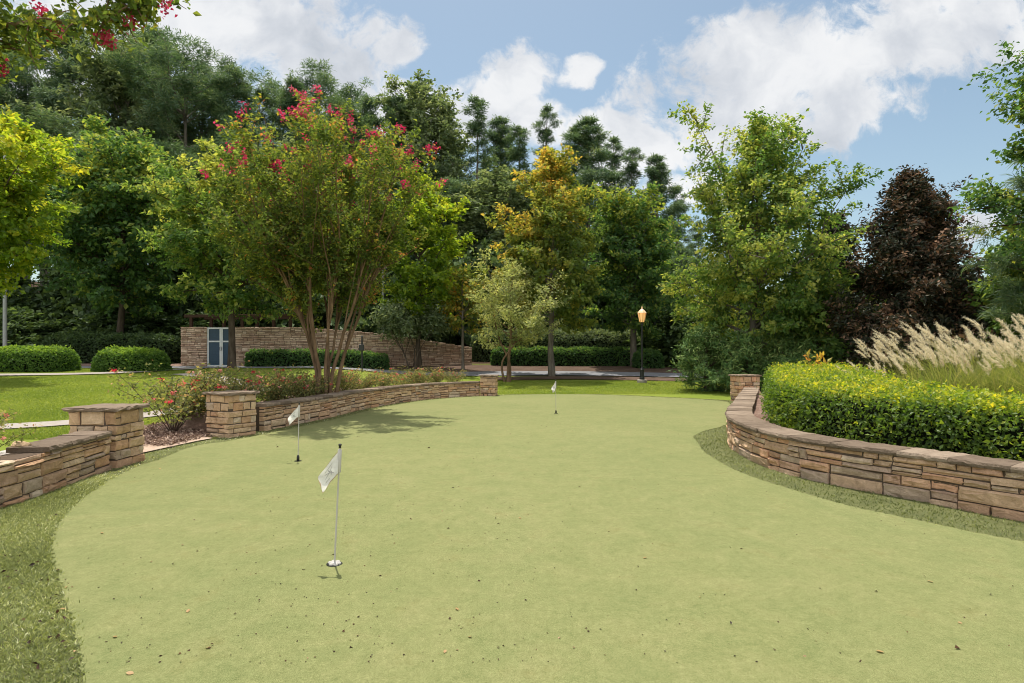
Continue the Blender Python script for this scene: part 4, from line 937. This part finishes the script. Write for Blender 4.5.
# roses
def rose(seed, H=1.05, Rr=.7, nl=1500, nb=16):
    rng = np.random.default_rng(seed); w = MB(); c = MB(); f = MB(); tips = []
    for i in range(15):
        az = rng.random() * 6.28; tl = R(rng.uniform(8, 48)); L = H * rng.uniform(.75, 1.15) / max(math.cos(tl), .75)
        d = np.array([math.cos(az) * math.sin(tl), math.sin(az) * math.sin(tl), math.cos(tl)]); s = np.linspace(0, 1, 5)[:, None]
        pts = np.array([0, 0, -.08]) + d * L * s + np.array([math.cos(az), math.sin(az), -.5]) * .12 * L * s ** 2
        tube(w, pts, np.linspace(.010, .003, 5), 5, cap=False); tips.append(pts[-1])
        k = nl // 15; ss = rng.uniform(.25, 1.02, k) ** .8; p = interp_poly(pts, ss) + rng.normal(size=(k, 3)) * .085
        leaves(c, p, .07 * rng.uniform(.6, 1.3, k), np.clip(.45 + rng.normal(size=k) * .24 + .15 * (ss > .9), 0, 1), rng, upw=.8, asp=.6)
        for q in range(3):
            b = interp_poly(pts, np.array([rng.uniform(.5, .9)]))[0]; e = b + norm(rng.normal(size=3) + UP * 1.2) * rng.uniform(.12, .3)
            tube(w, [b, (b + e) / 2 + UP * .01, e], [.005, .004, .002], 4, cap=False); tips.append(e)
    tips = np.array(tips)
    for i in rng.choice(len(tips), nb, replace=False):
        k = 16; p = tips[i] + rng.normal(size=(k, 3)) * .02; o = norm(p - tips[i] + UP * .01); t0 = rng.random()
        leaves(f, p, .042 * rng.uniform(.7, 1.2, k), np.clip(t0 + rng.normal(size=k) * .1, 0, 1), rng, out=o, upw=.5, outw=.4, asp=.9)
    return w.mesh('stems', M['twig']), c.mesh('foliage', LM['rose']), f.mesh('blossom', LM['petal'])
RO = [rose(91 + i, H=1.0 + .08 * i, nb=6 + 2 * i) for i in range(4)]
def put_rose(i, x, y, z, s, rz, label, group=None):
    r = empty('rose_shrub', (x, y, z), label, 'shrub', rz, group); r.scale = (s * 1.1, s * 1.1, s)
    for nm, me in zip(('stems', 'foliage', 'blossom'), RO[i % 4]):
        o = bpy.data.objects.new(nm, me); C.objects.link(o); o.parent = r
rng = np.random.default_rng(8)
put_rose(3, -6.95, 12.3, .05, 1.05, 0, 'rose shrub with pink red blooms standing left of the second stone pillar')
put_rose(2, -7.2, 13.4, .08, 1.1, 1, 'rose shrub behind the one beside the second stone pillar')
put_rose(1, -6.35, 13.2, .15, 1.0, 2, 'rose shrub directly behind the second stone pillar')
g = 'rose shrubs in the mulch bed behind the long curved wall'
for k, s in enumerate(np.linspace(1.2, WALL.L - .9, 15)):
    for row in range(2):
        if row and (k % 3 == 2): continue
        p = WALL.at(s + rng.normal() * .15) - WALL.nrm(s) * (.85 + row * 1.0 + rng.uniform(-.1, .25))
        put_rose(k + row * 2, p[0], p[1], .34 - .12 * row + float(Tz(*p)) * .3, rng.uniform(.55, .76) if s > 4 else rng.uniform(.7, .88), rng.random() * 6, 'rose shrub with small red and coral blooms along the long curved wall', g)
put_rose(0, -5.95, 6.6, .44, .55, 0, 'sparse red rose standing on the short left wall beside the gravel')
put_rose(2, -6.25, 6.2, .44, .6, 2, 'red rose at the left edge, left of the sparse one on the short wall')
def canna():
    X, Y = at(818, 14.6); root = empty('canna_plant', (X, Y, .38), 'upright plant with rust tinted leaves and red blooms behind the clipped hedge', 'flower', 0)
    rng = np.random.default_rng(19); w, c, f = MB(), MB(), MB()
    for i in range(9):
        az = rng.random() * 6.28; L = rng.uniform(.95, 1.45); e = np.array([math.cos(az) * .3, math.sin(az) * .3, L]); pts = catmull([(math.cos(az) * .08, math.sin(az) * .08, -.05), e * np.array([.4, .4, .5]), e], 4)
        tube(w, pts, np.linspace(.014, .006, len(pts)), 6, cap=False); n_ = 12
        p = interp_poly(pts, rng.uniform(.3, 1, n_)); ax = norm(rng.normal(size=(n_, 3)) * np.array([1, 1, .2]) + UP * .9)
        leaves(c, p, .22 * rng.uniform(.6, 1.2, n_), np.clip(.38 + .35 * (p[:, 2] > 1.0) + rng.normal(size=n_) * .2, 0, 1), rng, axis=ax * 2, upw=.4, asp=.42)
        if i < 2:
            k = 16; tp = np.array([-.25 - .12 * i, 0, .98 + .05 * i]) if i < 3 else e
            leaves(f, tp + rng.normal(size=(k, 3)) * .05, .07, np.clip(.15 + rng.normal(size=k) * .15, 0, 1), rng, upw=.5, rnd=1, asp=.8)
            if i < 3: tube(w, [(-.1, 0, -.05), (-.15 - .06 * i, 0, .6), tp], [.012, .009, .005], 5)
    w.obj('stems', M['twig'], root); c.obj('foliage', LM['orange'], root); f.obj('blossom', LM['petal'], root); root.scale = (.85, .85, .9)
canna()

# plumed grasses
def plumegrass(seed, nb=620, npl=22):
    rng = np.random.default_rng(seed); b = MB(); pl = MB()
    def arc(mb, p, d, L, bend, w, k=5, tint=.5, end=.15):
        s = np.linspace(0, 1, k)[:, None]; pts = p + d * L * s + bend * L * s ** 2
        side = norm(np.cross(d, UP) + 1e-6); ww = np.linspace(w, w * end, k)[:, None] * .5
        V = np.concatenate([pts - side * ww, pts + side * ww]); i = np.arange(k - 1)
        mb.add(V, np.stack([i, i + 1, k + i + 1, k + i], -1), tint); return pts
    for i in range(nb):
        az = rng.random() * 6.28; r = rng.random() ** .5 * .28; tl = R(abs(rng.normal()) * 18 + 2)
        d = np.array([math.cos(az) * math.sin(tl), math.sin(az) * math.sin(tl), math.cos(tl)])
        arc(b, np.array([math.cos(az) * r, math.sin(az) * r, -.05]), d, rng.uniform(.9, 2.0), np.array([math.cos(az) * .28 - .1, math.sin(az) * .28, -.25]) * rng.uniform(.3, 2.2) + np.array([rng.normal() * .12, rng.normal() * .12, 0]), .013, 7, rng.random())
    for i in range(npl):
        az = rng.random() * 6.28; tl = R(abs(rng.normal()) * 10 + 2)
        d = np.array([math.cos(az) * math.sin(tl) - .20, math.sin(az) * math.sin(tl), math.cos(tl)])
        pts = arc(b, np.array([math.cos(az) * .12, math.sin(az) * .12, 0]), d, rng.uniform(1.1, 1.75), np.array([-.13 + rng.normal() * .09, rng.normal() * .08, -.05]), .008, 6, .9, .6)
        e = pts[-1]; d2 = norm(pts[-1] - pts[-2]); Lp = rng.uniform(.26, .46); k = 170
        s = rng.random(k) ** .9; p = e + d2 * (Lp * s)[:, None] + np.array([-.25, rng.normal() * .15, -.22]) * (Lp * s ** 2)[:, None] * rng.uniform(.2, .8)
        o = norm(rng.normal(size=(k, 3)) * .32 + d2 * 1.0 + np.array([-.2, 0, -.1]))
        leaves(pl, p + rng.normal(size=(k, 3)) * .01, (.074 * (1.15 - .65 * s)) * rng.uniform(.7, 1.3, k), np.clip(rng.normal(size=k) * .22 + .5, 0, 1), rng, axis=o * 2.5, upw=.2, rnd=1, asp=.11)
    return b.mesh('blades', LM['blade']), pl.mesh('plumes', LM['plume'])
PG = [plumegrass(101 + i) for i in range(3)]
gp = [(875, 11.8), (905, 12.4), (935, 11.5), (962, 12.3), (988, 11.2), (1012, 11.9), (1040, 11.0), (1066, 12), (950, 13.4), (1000, 13.2), (1095, 11.2), (1060, 10.0)]
for k, (px, Y) in enumerate(gp):
    X, Y = at(px + 8, Y); r = empty('plume_grass', (X, Y, .38), 'clump of ornamental grass with pale feathery plumes behind the clipped hedge', 'ornamental grass', rng.normal() * .35, 'plumed grasses behind the clipped hedge')
    s = 1.0 + .09 * rng.normal() + .12 * (px > 1000) - .18 * (px < 900); s *= .9; r.scale = (s, s, s)
    for nm, me in zip(('blades', 'plumes'), PG[k % 3]):
        o = bpy.data.objects.new(nm, me); C.objects.link(o); o.parent = r
print('shrubs', time.time() - T_START)

# ------------------------------------------------------------------ enclosure, gate, pergola
EZ = .93
EN = Path(np.array([at(181, 36.2), at(205, 36.0), at(240, 36.0), at(280, 36.3), at(320, 36.8), at(360, 37.4), at(400, 38.2), at(440, 39.2), at(472, 40.0)]))
def enclosure():
    root = empty('enclosure_wall', (0, 0, EZ), 'long ledgestone retaining wall with falling top behind the lawn, holding the blue gate', 'wall')
    rng = np.random.default_rng(15); H = 2.42
    topf = lambda s: float(np.interp(s, [0, 7.5, 12, EN.L], [2.42, 2.42, 2.1, 1.25]))
    gs0, gs1 = 1.68, 3.36
    mb = MB()
    zs = courses(0, H, rng, (.07, .13))
    lay(mb, EN, 0, gs0, zs, rng, (.18, .5), 1, .03, .012); lay(mb, EN, gs1, EN.L, courses(-.3, H, rng, (.07, .13)), rng, (.18, .5), 1, .03, .012, topf)
    ret = Path([tuple(EN.at(0) + np.array([-.9, 3.2])), tuple(EN.at(0))]); lay(mb, ret, 0, ret.L, zs, rng, (.18, .5), 1, .03, .012)
    mb.obj('masonry', M['stone_pink'], root)
    cb = MB(); core_wall(cb, EN, 0.02, gs0 - .005, -.4, H - .02, .03, .4); core_wall(cb, EN, gs1 + .005, EN.L, -.4, lambda s: topf(s) - .03, .03, .4); core_wall(cb, ret, 0, ret.L - .03, -.4, H - .02, .03, .3)
    cb.obj('mortar', M['core'], root)
    return gs0, gs1
gs0, gs1 = enclosure()
def gate():
    a = EN.at(gs0); b = EN.at(gs1); mid = (a + b) / 2; W = float(np.linalg.norm(b - a)); d = (b - a) / W
    root = empty('double_gate', (mid[0], mid[1], EZ), 'dark blue double gate with white frame set in the ledgestone wall', 'gate', math.atan2(d[1], d[0]))
    H = 2.38; y0 = .05
    for s in (-1, 1):
        x0, x1 = (-W / 2 + .01, -.012) if s < 0 else (.012, W / 2 - .01)
        lb = MB(); lb_n = 16
        pb = MB()
        box(pb, (x0 + .06, y0 + .02, .08), (x1 - .06, y0 + .05, H - .06), .003)
        for q in range(20): 
            z = .12 + q * (H - .24) / 20; box(pb, (x0 + .085, y0 + .0, z), (x1 - .085, y0 + .019, z + .075), .003)
        leaf = pb.obj('gate_leaf', M['blue_paint'], root)
        fb = MB()
        box(fb, (x0, y0 - .03, .03), (x0 + .085, y0 + .06, H)); box(fb, (x1 - .085, y0 - .03, .03), (x1, y0 + .06, H))
        box(fb, (x0 + .087, y0 - .028, .03), (x1 - .087, y0 + .058, .12)); box(fb, (x0 + .087, y0 - .028, H - .09), (x1 - .087, y0 + .058, H)); box(fb, (x0 + .087, y0 - .028, 1.5), (x1 - .087, y0 + .058, 1.59))
        fb.obj('frame', M['white_paint'], leaf)
        hb = MB(); tube(hb, [(s * .05, y0 - .035, 1.0), (s * .05, y0 - .08, 1.02), (s * .05, y0 - .08, 1.2), (s * .05, y0 - .035, 1.22)], .012, 6); hb.obj('handle', M['black_metal'], leaf)
gate()
def pergola():
    X, Y = at(255, 40.5); z = 1.15
    root = empty('pergola', (X, Y, z), 'brown timber pergola half hidden behind the ledgestone wall', 'pergola', R(-6))
    for px in (-3.9, -1.6, .7, 3.0):
        for yy in (-1.0, 1.2):
            p = MB(); box(p, (px - .09, yy - .09, -.4), (px + .09, yy + .09, 3.0), .01); p.obj('post', M['wood_brown'], root)
    for yy in (-1.0, 1.2):
        p = MB(); box(p, (-4.4, yy - .06, 3.003), (3.5, yy + .06, 3.2), .01); p.obj('beam', M['wood_brown'], root)
pergola()

# lamp post
def lamp():
    X, Y = at(642, 30.6); Z = float(Tz(X, Y)); root = empty('street_lamp', (X, Y, Z), 'black lamp post with a lit amber lantern on the lawn edge', 'lamp')
    b = MB(); lathe(b, [(.26, -.05), (.26, .12), (.22, .16)], 14); b.obj('plinth', M['concrete'], root)
    p = MB(); lathe(p, [(.13, .16), (.13, .25), (.10, .30), (.10, .62), (.12, .66), (.075, .72), (.05, .8), (.042, 2.9), (.06, 2.93), (.06, 2.98), (.03, 3.03), (.09, 3.08)], 14); p.obj('post', M['black_metal'], root, smooth=False)
    m, n = new_mat('lantern_glass'); e = n.add('ShaderNodeEmission', Color=(1, .50, .16), Strength=.55)
    g = bsdf(n, (.8, .5, .25), .35, .4); ad = n.add('ShaderNodeAddShader'); n.l.new(e.outputs[0], ad.inputs[0]); n.l.new(g.outputs[0], ad.inputs[1]); finish(m, n, ad)
    l = MB(); lathe(l, [(.12, 3.085), (.155, 3.2), (.215, 3.50), (.19, 3.53)], 8); l.obj('lantern', m, root)
    c = MB(); lathe(c, [(.235, 3.531), (.235, 3.555), (.14, 3.68), (.05, 3.75), (.03, 3.80), (.04, 3.84), (.005, 3.90)], 8)
    m2, n2 = new_mat('lantern_top'); e2 = n2.add('ShaderNodeEmission', Color=(1, .55, .22), Strength=.25); g2 = bsdf(n2, (.75, .55, .35), .4, .4); a2 = n2.add('ShaderNodeAddShader'); n2.l.new(e2.outputs[0], a2.inputs[0]); n2.l.new(g2.outputs[0], a2.inputs[1]); finish(m2, n2, a2)
    c.obj('lantern_roof', m2, root)
    f = MB()
    for q in range(8):
        a = q * math.pi / 4; ca, sa = math.cos(a), math.sin(a)
        tube(f, [(ca * .124, sa * .124, 3.085), (ca * .16, sa * .16, 3.2), (ca * .222, sa * .222, 3.53)], .008, 4)
    f.obj('lantern_frame', M['black_metal'], root)
lamp()
def pole(px, Y, top, label, r=.07, name='light_pole', mat='grey_metal'):
    X, Y = at(px, Y); z = float(Tz(X, Y)); root = empty(name, (X, Y, z), label, 'pole'); h = zof(top, Y) - z
    p = MB(); lathe(p, [(r, .1), (r * .7, h)], 12); p.obj('shaft', M[mat], root, smooth=False)
    b = MB(); lathe(b, [(r * 1.9, -.1), (r * 1.9, .06), (r * 1.3, .099)], 12); b.obj('base', M['concrete'], root)
    a = MB(); box(a, (-.25, -.12, h), (.25, .12, h + .12), .02); a.obj('lamp_head', M['black_metal'], root)
pole(5, 38, 130, 'tall grey light pole behind the left boxwood shrub', .12)
pole(383, 39.5, 270, 'grey utility pole behind the retaining wall right of the crape myrtle', .1)
def signal():
    X, Y = at(362, 34.0 - .9); z = float(Tz(X, Y)); root = empty('meter_post', (X, Y, z), 'slim black post carrying a small dark box beside the road', 'post')
    p = MB(); tube(p, [(0, 0, -.1), (0, 0, 1.9)], .045, 8); p.obj('post', M['black_metal'], root)
    b = MB(); box(b, (-.14, -.14, 1.15), (.14, -.046, 1.5), .02); b.obj('box', M['black_metal'], root)
    c = MB(); lathe(c, [(.06, 1.901), (.075, 1.93), (.01, 2.0)], 10); c.obj('cap', M['black_metal'], root)
signal()

# ------------------------------------------------------------------ putting flags
def flag_cloth():
    m, n = new_mat('flag_cloth')
    f = n.noise(30, 3, .6, n.add('ShaderNodeTexCoord').outputs['Object'])
    col = n.ramp(f, [(.3, (.72, .69, .62)), (.7, (.86, .84, .78))])
    d = n.add('ShaderNodeBsdfDiffuse', Color=col); t = n.add('ShaderNodeBsdfTranslucent', Color=col); mx = n.add('ShaderNodeMixShader', Fac=.35)
    n.l.new(d.outputs[0], mx.inputs[1]); n.l.new(t.outputs[0], mx.inputs[2]); return finish(m, n, mx)
CLOTH = flag_cloth()
M['print'] = plain('flag_print', (.36, .34, .31), .8, .1); M['hem'] = plain('flag_hem', (.34, .24, .15), .8, .1); M['shadow_cup'] = plain('cup_shadow', (.02, .022, .018), .9, .1)  # last one: near-black disc colour standing in for shade at the cups
def putting_flag(px, py, label, H, lean, out, rz, hub=True, fold=.0, seed=0):
    X, Y = flat(px, py); root = empty('putting_flag', (X, Y, .014), label, 'golf flag', rz); root.rotation_euler.x = lean[1]; root.rotation_euler.y = lean[0]
    p = MB(); tube(p, [(0, 0, -.05), (0, 0, H * .5), (0, 0, H - .03)], [.007, .0065, .006], 8); p.obj('pole', M['flag_pole'], root, smooth=True)
    k = MB(); lathe(k, [(.006, H - .03), (.011, H - .026), (.008, H - .012), (.014, H - .008), (.012, H), (.004, H + .004)], 10); kk = k.obj('finial', M['black_metal'], root, smooth=True)
    s = MB(); lathe(s, [(.014, H - .215), (.016, H - .21), (.015, H - .045), (.011, H - .04)], 12); s.obj('sleeve', M['flag_pole'], root, smooth=True)
    # cloth: square sheet hung from the sleeve, drooping
    n = 12; u = np.linspace(0, 1, n); U, Vv = np.meshgrid(u, u, indexing='ij')      # U down the sleeve, V outwards
    o = np.array(out); side = norm(np.cross(o, UP))
    q = Vv[..., None]
    rip = (np.sin(Vv * 8 + U * 4 + seed) * .020 * Vv ** .7 + fold * np.sin(U * np.pi) * Vv + .02 * np.sin(Vv * 3.2 + U * 5) * Vv)[..., None]
    P = np.array([0, 0, H - .05]) - UP * (U * .165)[..., None] + o * q * .2 - UP * (q ** 1.2 * .085) + side * rip - np.array(o) * (np.abs(U - .5) * 0)[..., None]
    P = P + o * .012 - UP * (.055 * Vv * (1 - U))[..., None] - o * (.05 * Vv * U)[..., None] - side * (.085 * U * (.35 + .65 * Vv))[..., None]
    i = (np.arange(n - 1)[:, None] * n + np.arange(n - 1)[None]); Q = np.stack([i, i + 1, i + n + 1, i + n], -1).reshape(-1, 4)
    c = MB(); c.add(P.reshape(-1, 3), Q); fo = c.obj('flag', CLOTH, root, smooth=True)
    # hem and emblem strokes follow the cloth, both sides
    def surf(a, b):
        x = np.clip(a, 0, 1) * (n - 1); y = np.clip(b, 0, 1) * (n - 1); i0 = np.minimum(x.astype(int), n - 2); j0 = np.minimum(y.astype(int), n - 2); fx = (x - i0)[:, None]; fy = (y - j0)[:, None]
        return (P[i0, j0] * (1 - fx) + P[i0 + 1, j0] * fx) * (1 - fy) + (P[i0, j0 + 1] * (1 - fx) + P[i0 + 1, j0 + 1] * fx) * fy
    nrm_ = norm(np.cross(P[-1, 0] - P[0, 0], P[0, -1] - P[0, 0]))
    def stroke(mb, pts, w):
        pts = catmull(pts, 6); d = norm(np.gradient(pts, axis=0)); pr = np.stack([-d[:, 1], d[:, 0]], 1) * w / 2; k = len(pts)
        for sg in (-1, 1):
            A = surf(pts[:, 0] + pr[:, 0], pts[:, 1] + pr[:, 1]) + nrm_ * .002 * sg; B = surf(pts[:, 0] - pr[:, 0], pts[:, 1] - pr[:, 1]) + nrm_ * .002 * sg
            i = np.arange(k - 1); mb.add(np.concatenate([A, B]), np.stack([i, i + 1, k + i + 1, k + i], -1))
    h = MB(); stroke(h, [(.0, .02), (.0, .5), (.0, .985), (.5, .985), (.985, .985), (.985, .5), (.985, .02)], .045); h.obj('hem', M['hem'], fo)
    e = MB()
    for st in ([(.75, .25), (.55, .45), (.38, .72)], [(.35, .35), (.5, .5), (.62, .72)], [(.3, .55), (.42, .5), (.55, .38), (.7, .42)], [(.22, .3), (.26, .7)], [(.8, .5), (.78, .75)]): stroke(e, st, .026)
    e.obj('emblem', M['print'], fo)
    if hub:
        b = MB(); lathe(b, [(.060, .0012), (.060, .003), (.055, .0035)], 24); b.obj('cup', M['shadow_cup'], root)  # flat disc added, darkened like the flag's shadow at its foot
        b = MB()
        for a in range(6): 
            ca, sa = math.cos(a * math.pi / 3), math.sin(a * math.pi / 3); lathe(b, [(.018, .004), (.018, .012), (.012, .018)], 10, (ca * .033, sa * .033, 0))
        lathe(b, [(.03, .004), (.03, .018), (.015, .024)], 12); b.obj('cup_rim', M['plastic_white'], root, smooth=False)
    else:
        b = MB(); lathe(b, [(.055, .001), (.055, .004), (.05, .0045)], 20); b.obj('cup', M['shadow_cup'], root)
        b = MB(); lathe(b, [(.012, .005), (.022, .02), (.02, .07), (.012, .09)], 12); b.obj('ferrule', M['black_metal'], root, smooth=True)
    return root
putting_flag(334.5, 566, 'nearest putting flag, on a thin pole with a pale round hub at its foot', .92, (.055, .03), (-.66, -.25, -.3), 0, True, .045, 0)
putting_flag(298, 462, 'putting flag in front of the long stone wall, white cloth with grey emblem', .88, (.02, .0), (-.75, -.1, -.2), 0, False, .02, 1)
putting_flag(556, 414, 'farthest putting flag, small limp white cloth near the back edge of the green', .93, (-.01, 0), (-.62, -.3, -.35), 0, False, .03, 2)

# ------------------------------------------------------------------ ground cover and litter
def inside(poly, x, y):
    poly = np.asarray(poly); r = np.zeros(len(x), bool); j = len(poly) - 1
    for i in range(len(poly)):
        xi, yi = poly[i]; xj, yj = poly[j]
        r ^= ((yi > y) != (yj > y)) & (x < (xj - xi) * (y - yi) / (yj - yi + 1e-12) + xi); j = i
    return r
def blades(name, P, hgt, wid, mat, rng, tint, spread=.5):
    N = len(P); d = rng.normal(size=(N, 3)) * spread; d[:, 2] = 1; d = norm(d); s = rng.normal(size=(N, 3)); s[:, 2] = 0; s = norm(s)
    h = (hgt * rng.uniform(.5, 1.3, N))[:, None]; w = wid * .5
    V = np.stack([P - s * w, P + s * w, P + d * h * .6 + s * w * .7, P + d * h + d * np.array([1, 1, 0]) * h * .5], 1)
    mb = MB(); mb.add(V.reshape(-1, 3), np.arange(4 * N).reshape(N, 4), tint)
    return tag(mb.obj(name, mat), kind='stuff')
rng = np.random.default_rng(77)
N = 420000; x = rng.uniform(-6.5, 8.5, N); y = rng.uniform(1.8, 25, N)
keep = rng.random(N) < np.clip((6.0 / np.maximum(y, 2.0)) ** 1.4, .04, 1)
x, y = x[keep], y[keep]; jx, jy = rng.normal(size=(2, len(x))) * .03; k = inside(FRINGE, x, y) & ~inside(GREEN, x + jx, y + jy); x, y = x[k], y[k]
N2 = 260000; x2 = rng.uniform(-5.6, -1.5, N2); y2 = rng.uniform(2.2, 8, N2); jx, jy = rng.normal(size=(2, N2)) * .018; k = inside(FRINGE, x2, y2) & ~inside(GREEN, x2 + jx, y2 + jy); x = np.concatenate([x, x2[k]]); y = np.concatenate([y, y2[k]])
pt = np.clip(.47 - .38 * (x > 1.5) + .2 * np.sin(x * 2.1) * np.sin(y * 1.7) + rng.normal(size=len(x)) * .23, 0, 1)
blades('turf', np.stack([x, y, np.full(len(x), .008)], 1), .024, .0036 + .0009 * y[:, None], LM['turf'], rng, pt, .6)
# lawn tufts where the lawn is seen nearest
N = 260000; y = 11.5 + 22 * rng.random(N) ** 1.4; x = -y * rng.uniform(.38, .98, N); 
N3 = 60000; y3 = rng.uniform(25, 31.5, N3); x3 = y3 * rng.uniform(-.06, .42, N3); x = np.concatenate([x, x3]); y = np.concatenate([y, y3])
def near_path(pp, x, y, w):
    p = Path(catmull(pp, 14)).p; m = np.zeros(len(x), bool)
    for q in p[::2]: m |= (x - q[0]) ** 2 + (y - q[1]) ** 2 < w * w
    return m
bad = near_path([(-24, 10.4), (-14.5, 12.3), (-11.2, 13.4), (-9.6, 15.0), (-8.9, 18), (-9.6, 22), (-13, 26.2), (-15.5, 28.2)], x, y, .58) | near_path([(-60, 24), (-36, 26.4), (-24, 27.4), (-19.5, 28.3), (-17.8, 30.2), (-17.4, 33.2)], x, y, .75)
wl = np.interp(y, WALL_Y, WALL_X) - x
bad |= (wl < 3.0) & (y < 25) & (y > 12.5) | (y < 12.5) & (x > -7.6) | ((y > 24.5) & (x > -4.5) & (x < 13) & (y > 31.4))
x, y = x[~bad], y[~bad]
blades('grass', np.stack([x, y, Tz(x, y) - .005], 1), .045, .012 + .0006 * y[:, None], LM['grass'], rng, np.clip(.5 + .18 * np.sin(x * .9) * np.sin(y * .7) + rng.normal(size=len(x)) * .2, 0, 1), .6)
# mulch crumbs strewn on the turf
N = 1600; yy = 3.1 + 13 * rng.random(N) ** 1.6; xx = rng.normal(size=N) * 1.6 - 1.9 + .05 * yy; xx[:500] = rng.uniform(-2, 4, 500); k = inside(GREEN, xx, yy); xx, yy = xx[k], yy[k]; N = len(xx)
mb = MB(); P = np.stack([xx, yy, np.full(N, .0175)], 1); leaves(mb, P, .0112 * np.exp(rng.normal(size=N) * .4), rng.random(N), rng, upw=2.5, rnd=.8, asp=.7, fold=.2)
crumb = leaf_mat('mulch_crumb', [(0, (.025, .014, .01)), (.7, (.08, .04, .025)), (.93, (.16, .08, .04)), (1, (.4, .28, .16))], .1, .02)
tag(mb.obj('mulch_crumbs', crumb), kind='stuff')
N = 700; xx = rng.uniform(-4.5, -1.2, N); yy = rng.uniform(2.4, 8, N); k = inside(FRINGE, xx, yy) & ~inside(GREEN, xx, yy); xx, yy = xx[k], yy[k]; N = len(xx)
mb = MB(); leaves(mb, np.stack([xx, yy, np.full(N, .034)], 1), .03 * rng.uniform(.5, 1.4, N), rng.random(N), rng, upw=1.5, rnd=.8, asp=.6); tag(mb.obj('leaf_litter', crumb), kind='stuff')
# chips over the mulch bed
N = 9000; s = rng.uniform(0, WALL.L, N); dd = rng.uniform(.4, 3, N); p = WALL.at(s) - WALL.nrm(s) * dd[:, None]
p2 = np.stack([rng.uniform(-7.8, -5.9, 5000), rng.uniform(10.4, 14, 5000)], 1); p = np.concatenate([p, p2]); z = Tz(p[:, 0], p[:, 1]) + .05; z[:N] = np.maximum(z[:N], .38 * sm(3.2, 1.1, dd)); 
mb = MB(); leaves(mb, np.c_[p, z], .06 * rng.uniform(.5, 1.5, len(p)), rng.random(len(p)), rng, upw=1.2, rnd=.8, asp=.4)
chip = leaf_mat('bark_chip', [(0, (.08, .045, .032)), (.5, (.21, .135, .105)), (1, (.50, .38, .30))], .05, .02); tag(mb.obj('bark_chips', chip), kind='stuff')
# individual fallen leaves
fl_m = leaf_mat('dry_leaf', [(0, (.12, .05, .02)), (.5, (.35, .2, .08)), (1, (.5, .38, .2))], .2, .04)
fm = MB()
n = 5; u = np.linspace(0, 1, n); wv = np.sin(u * np.pi) ** .7 * .3
V = np.concatenate([np.c_[u - .5, wv, .12 * wv + .05 * u * u], np.c_[u - .5, 0 * u, .05 * u * u], np.c_[u - .5, -wv, .12 * wv + .05 * u * u]]); i = np.arange(n - 1)
fm.add(V, np.concatenate([np.stack([i, i + 1, n + i + 1, n + i], -1), np.stack([n + i, n + i + 1, 2 * n + i + 1, 2 * n + i], -1)]), .6)
lm = fm.mesh('fallen_leaf', fl_m)
for k, (px, py) in enumerate([(115, 640), (208, 651), (102, 535), (188, 614), (130, 677), (232, 432), (160, 470), (457, 612), (445, 655), (470, 640), (880, 655), (645, 560), (520, 520), (700, 600), (66, 590), (63, 612), (58, 572), (75, 655), (960, 626), (930, 584)]):
    X, Y = flat(px, py); o = bpy.data.objects.new('fallen_leaf', lm); C.objects.link(o); o.location = (X, Y, .020); o.rotation_euler = (rng.normal() * .2, rng.normal() * .2, rng.random() * 6); q = rng.uniform(.02, .042); o.scale = (q, q, q)
    tag(o, 'small dry tan leaf fallen on the turf', 'leaf', 'fallen leaves on the turf')
# loose rock on the left wall
def rock(x, y, z, s, label, seed, mat):
    rng = np.random.default_rng(seed); import bmesh
    bm = bmesh.new(); bmesh.ops.create_icosphere(bm, subdivisions=2, radius=1)
    for v in bm.verts: v.co = v.co * (1 + .14 * math.sin(v.co.x * 3.1 + seed) + .1 * math.sin(v.co.y * 4.3 + v.co.z * 3)); v.co.x *= s[0]; v.co.y *= s[1]; v.co.z *= s[2]
    me = bpy.data.meshes.new('loose_rock'); bm.to_mesh(me); bm.free(); me.materials.append(mat); at_ = me.attributes.new('tint', 'FLOAT', 'FACE'); at_.data.foreach_set('value', np.full(len(me.polygons), .52, np.float32))
    o = bpy.data.objects.new('loose_rock', me); C.objects.link(o); o.location = (x, y, z); tag(o, label, 'rock')
rock(-5.72, 7.0, .56, (.11, .07, .05), 'small tan rock lying on the short left wall', 3, M['stone_tan'])
rock(-5.85, 6.2, .52, (.08, .07, .045), 'loose tan rock at the left edge beside the red rose', 5, M['stone_tan'])
print('done', time.time() - T_START)
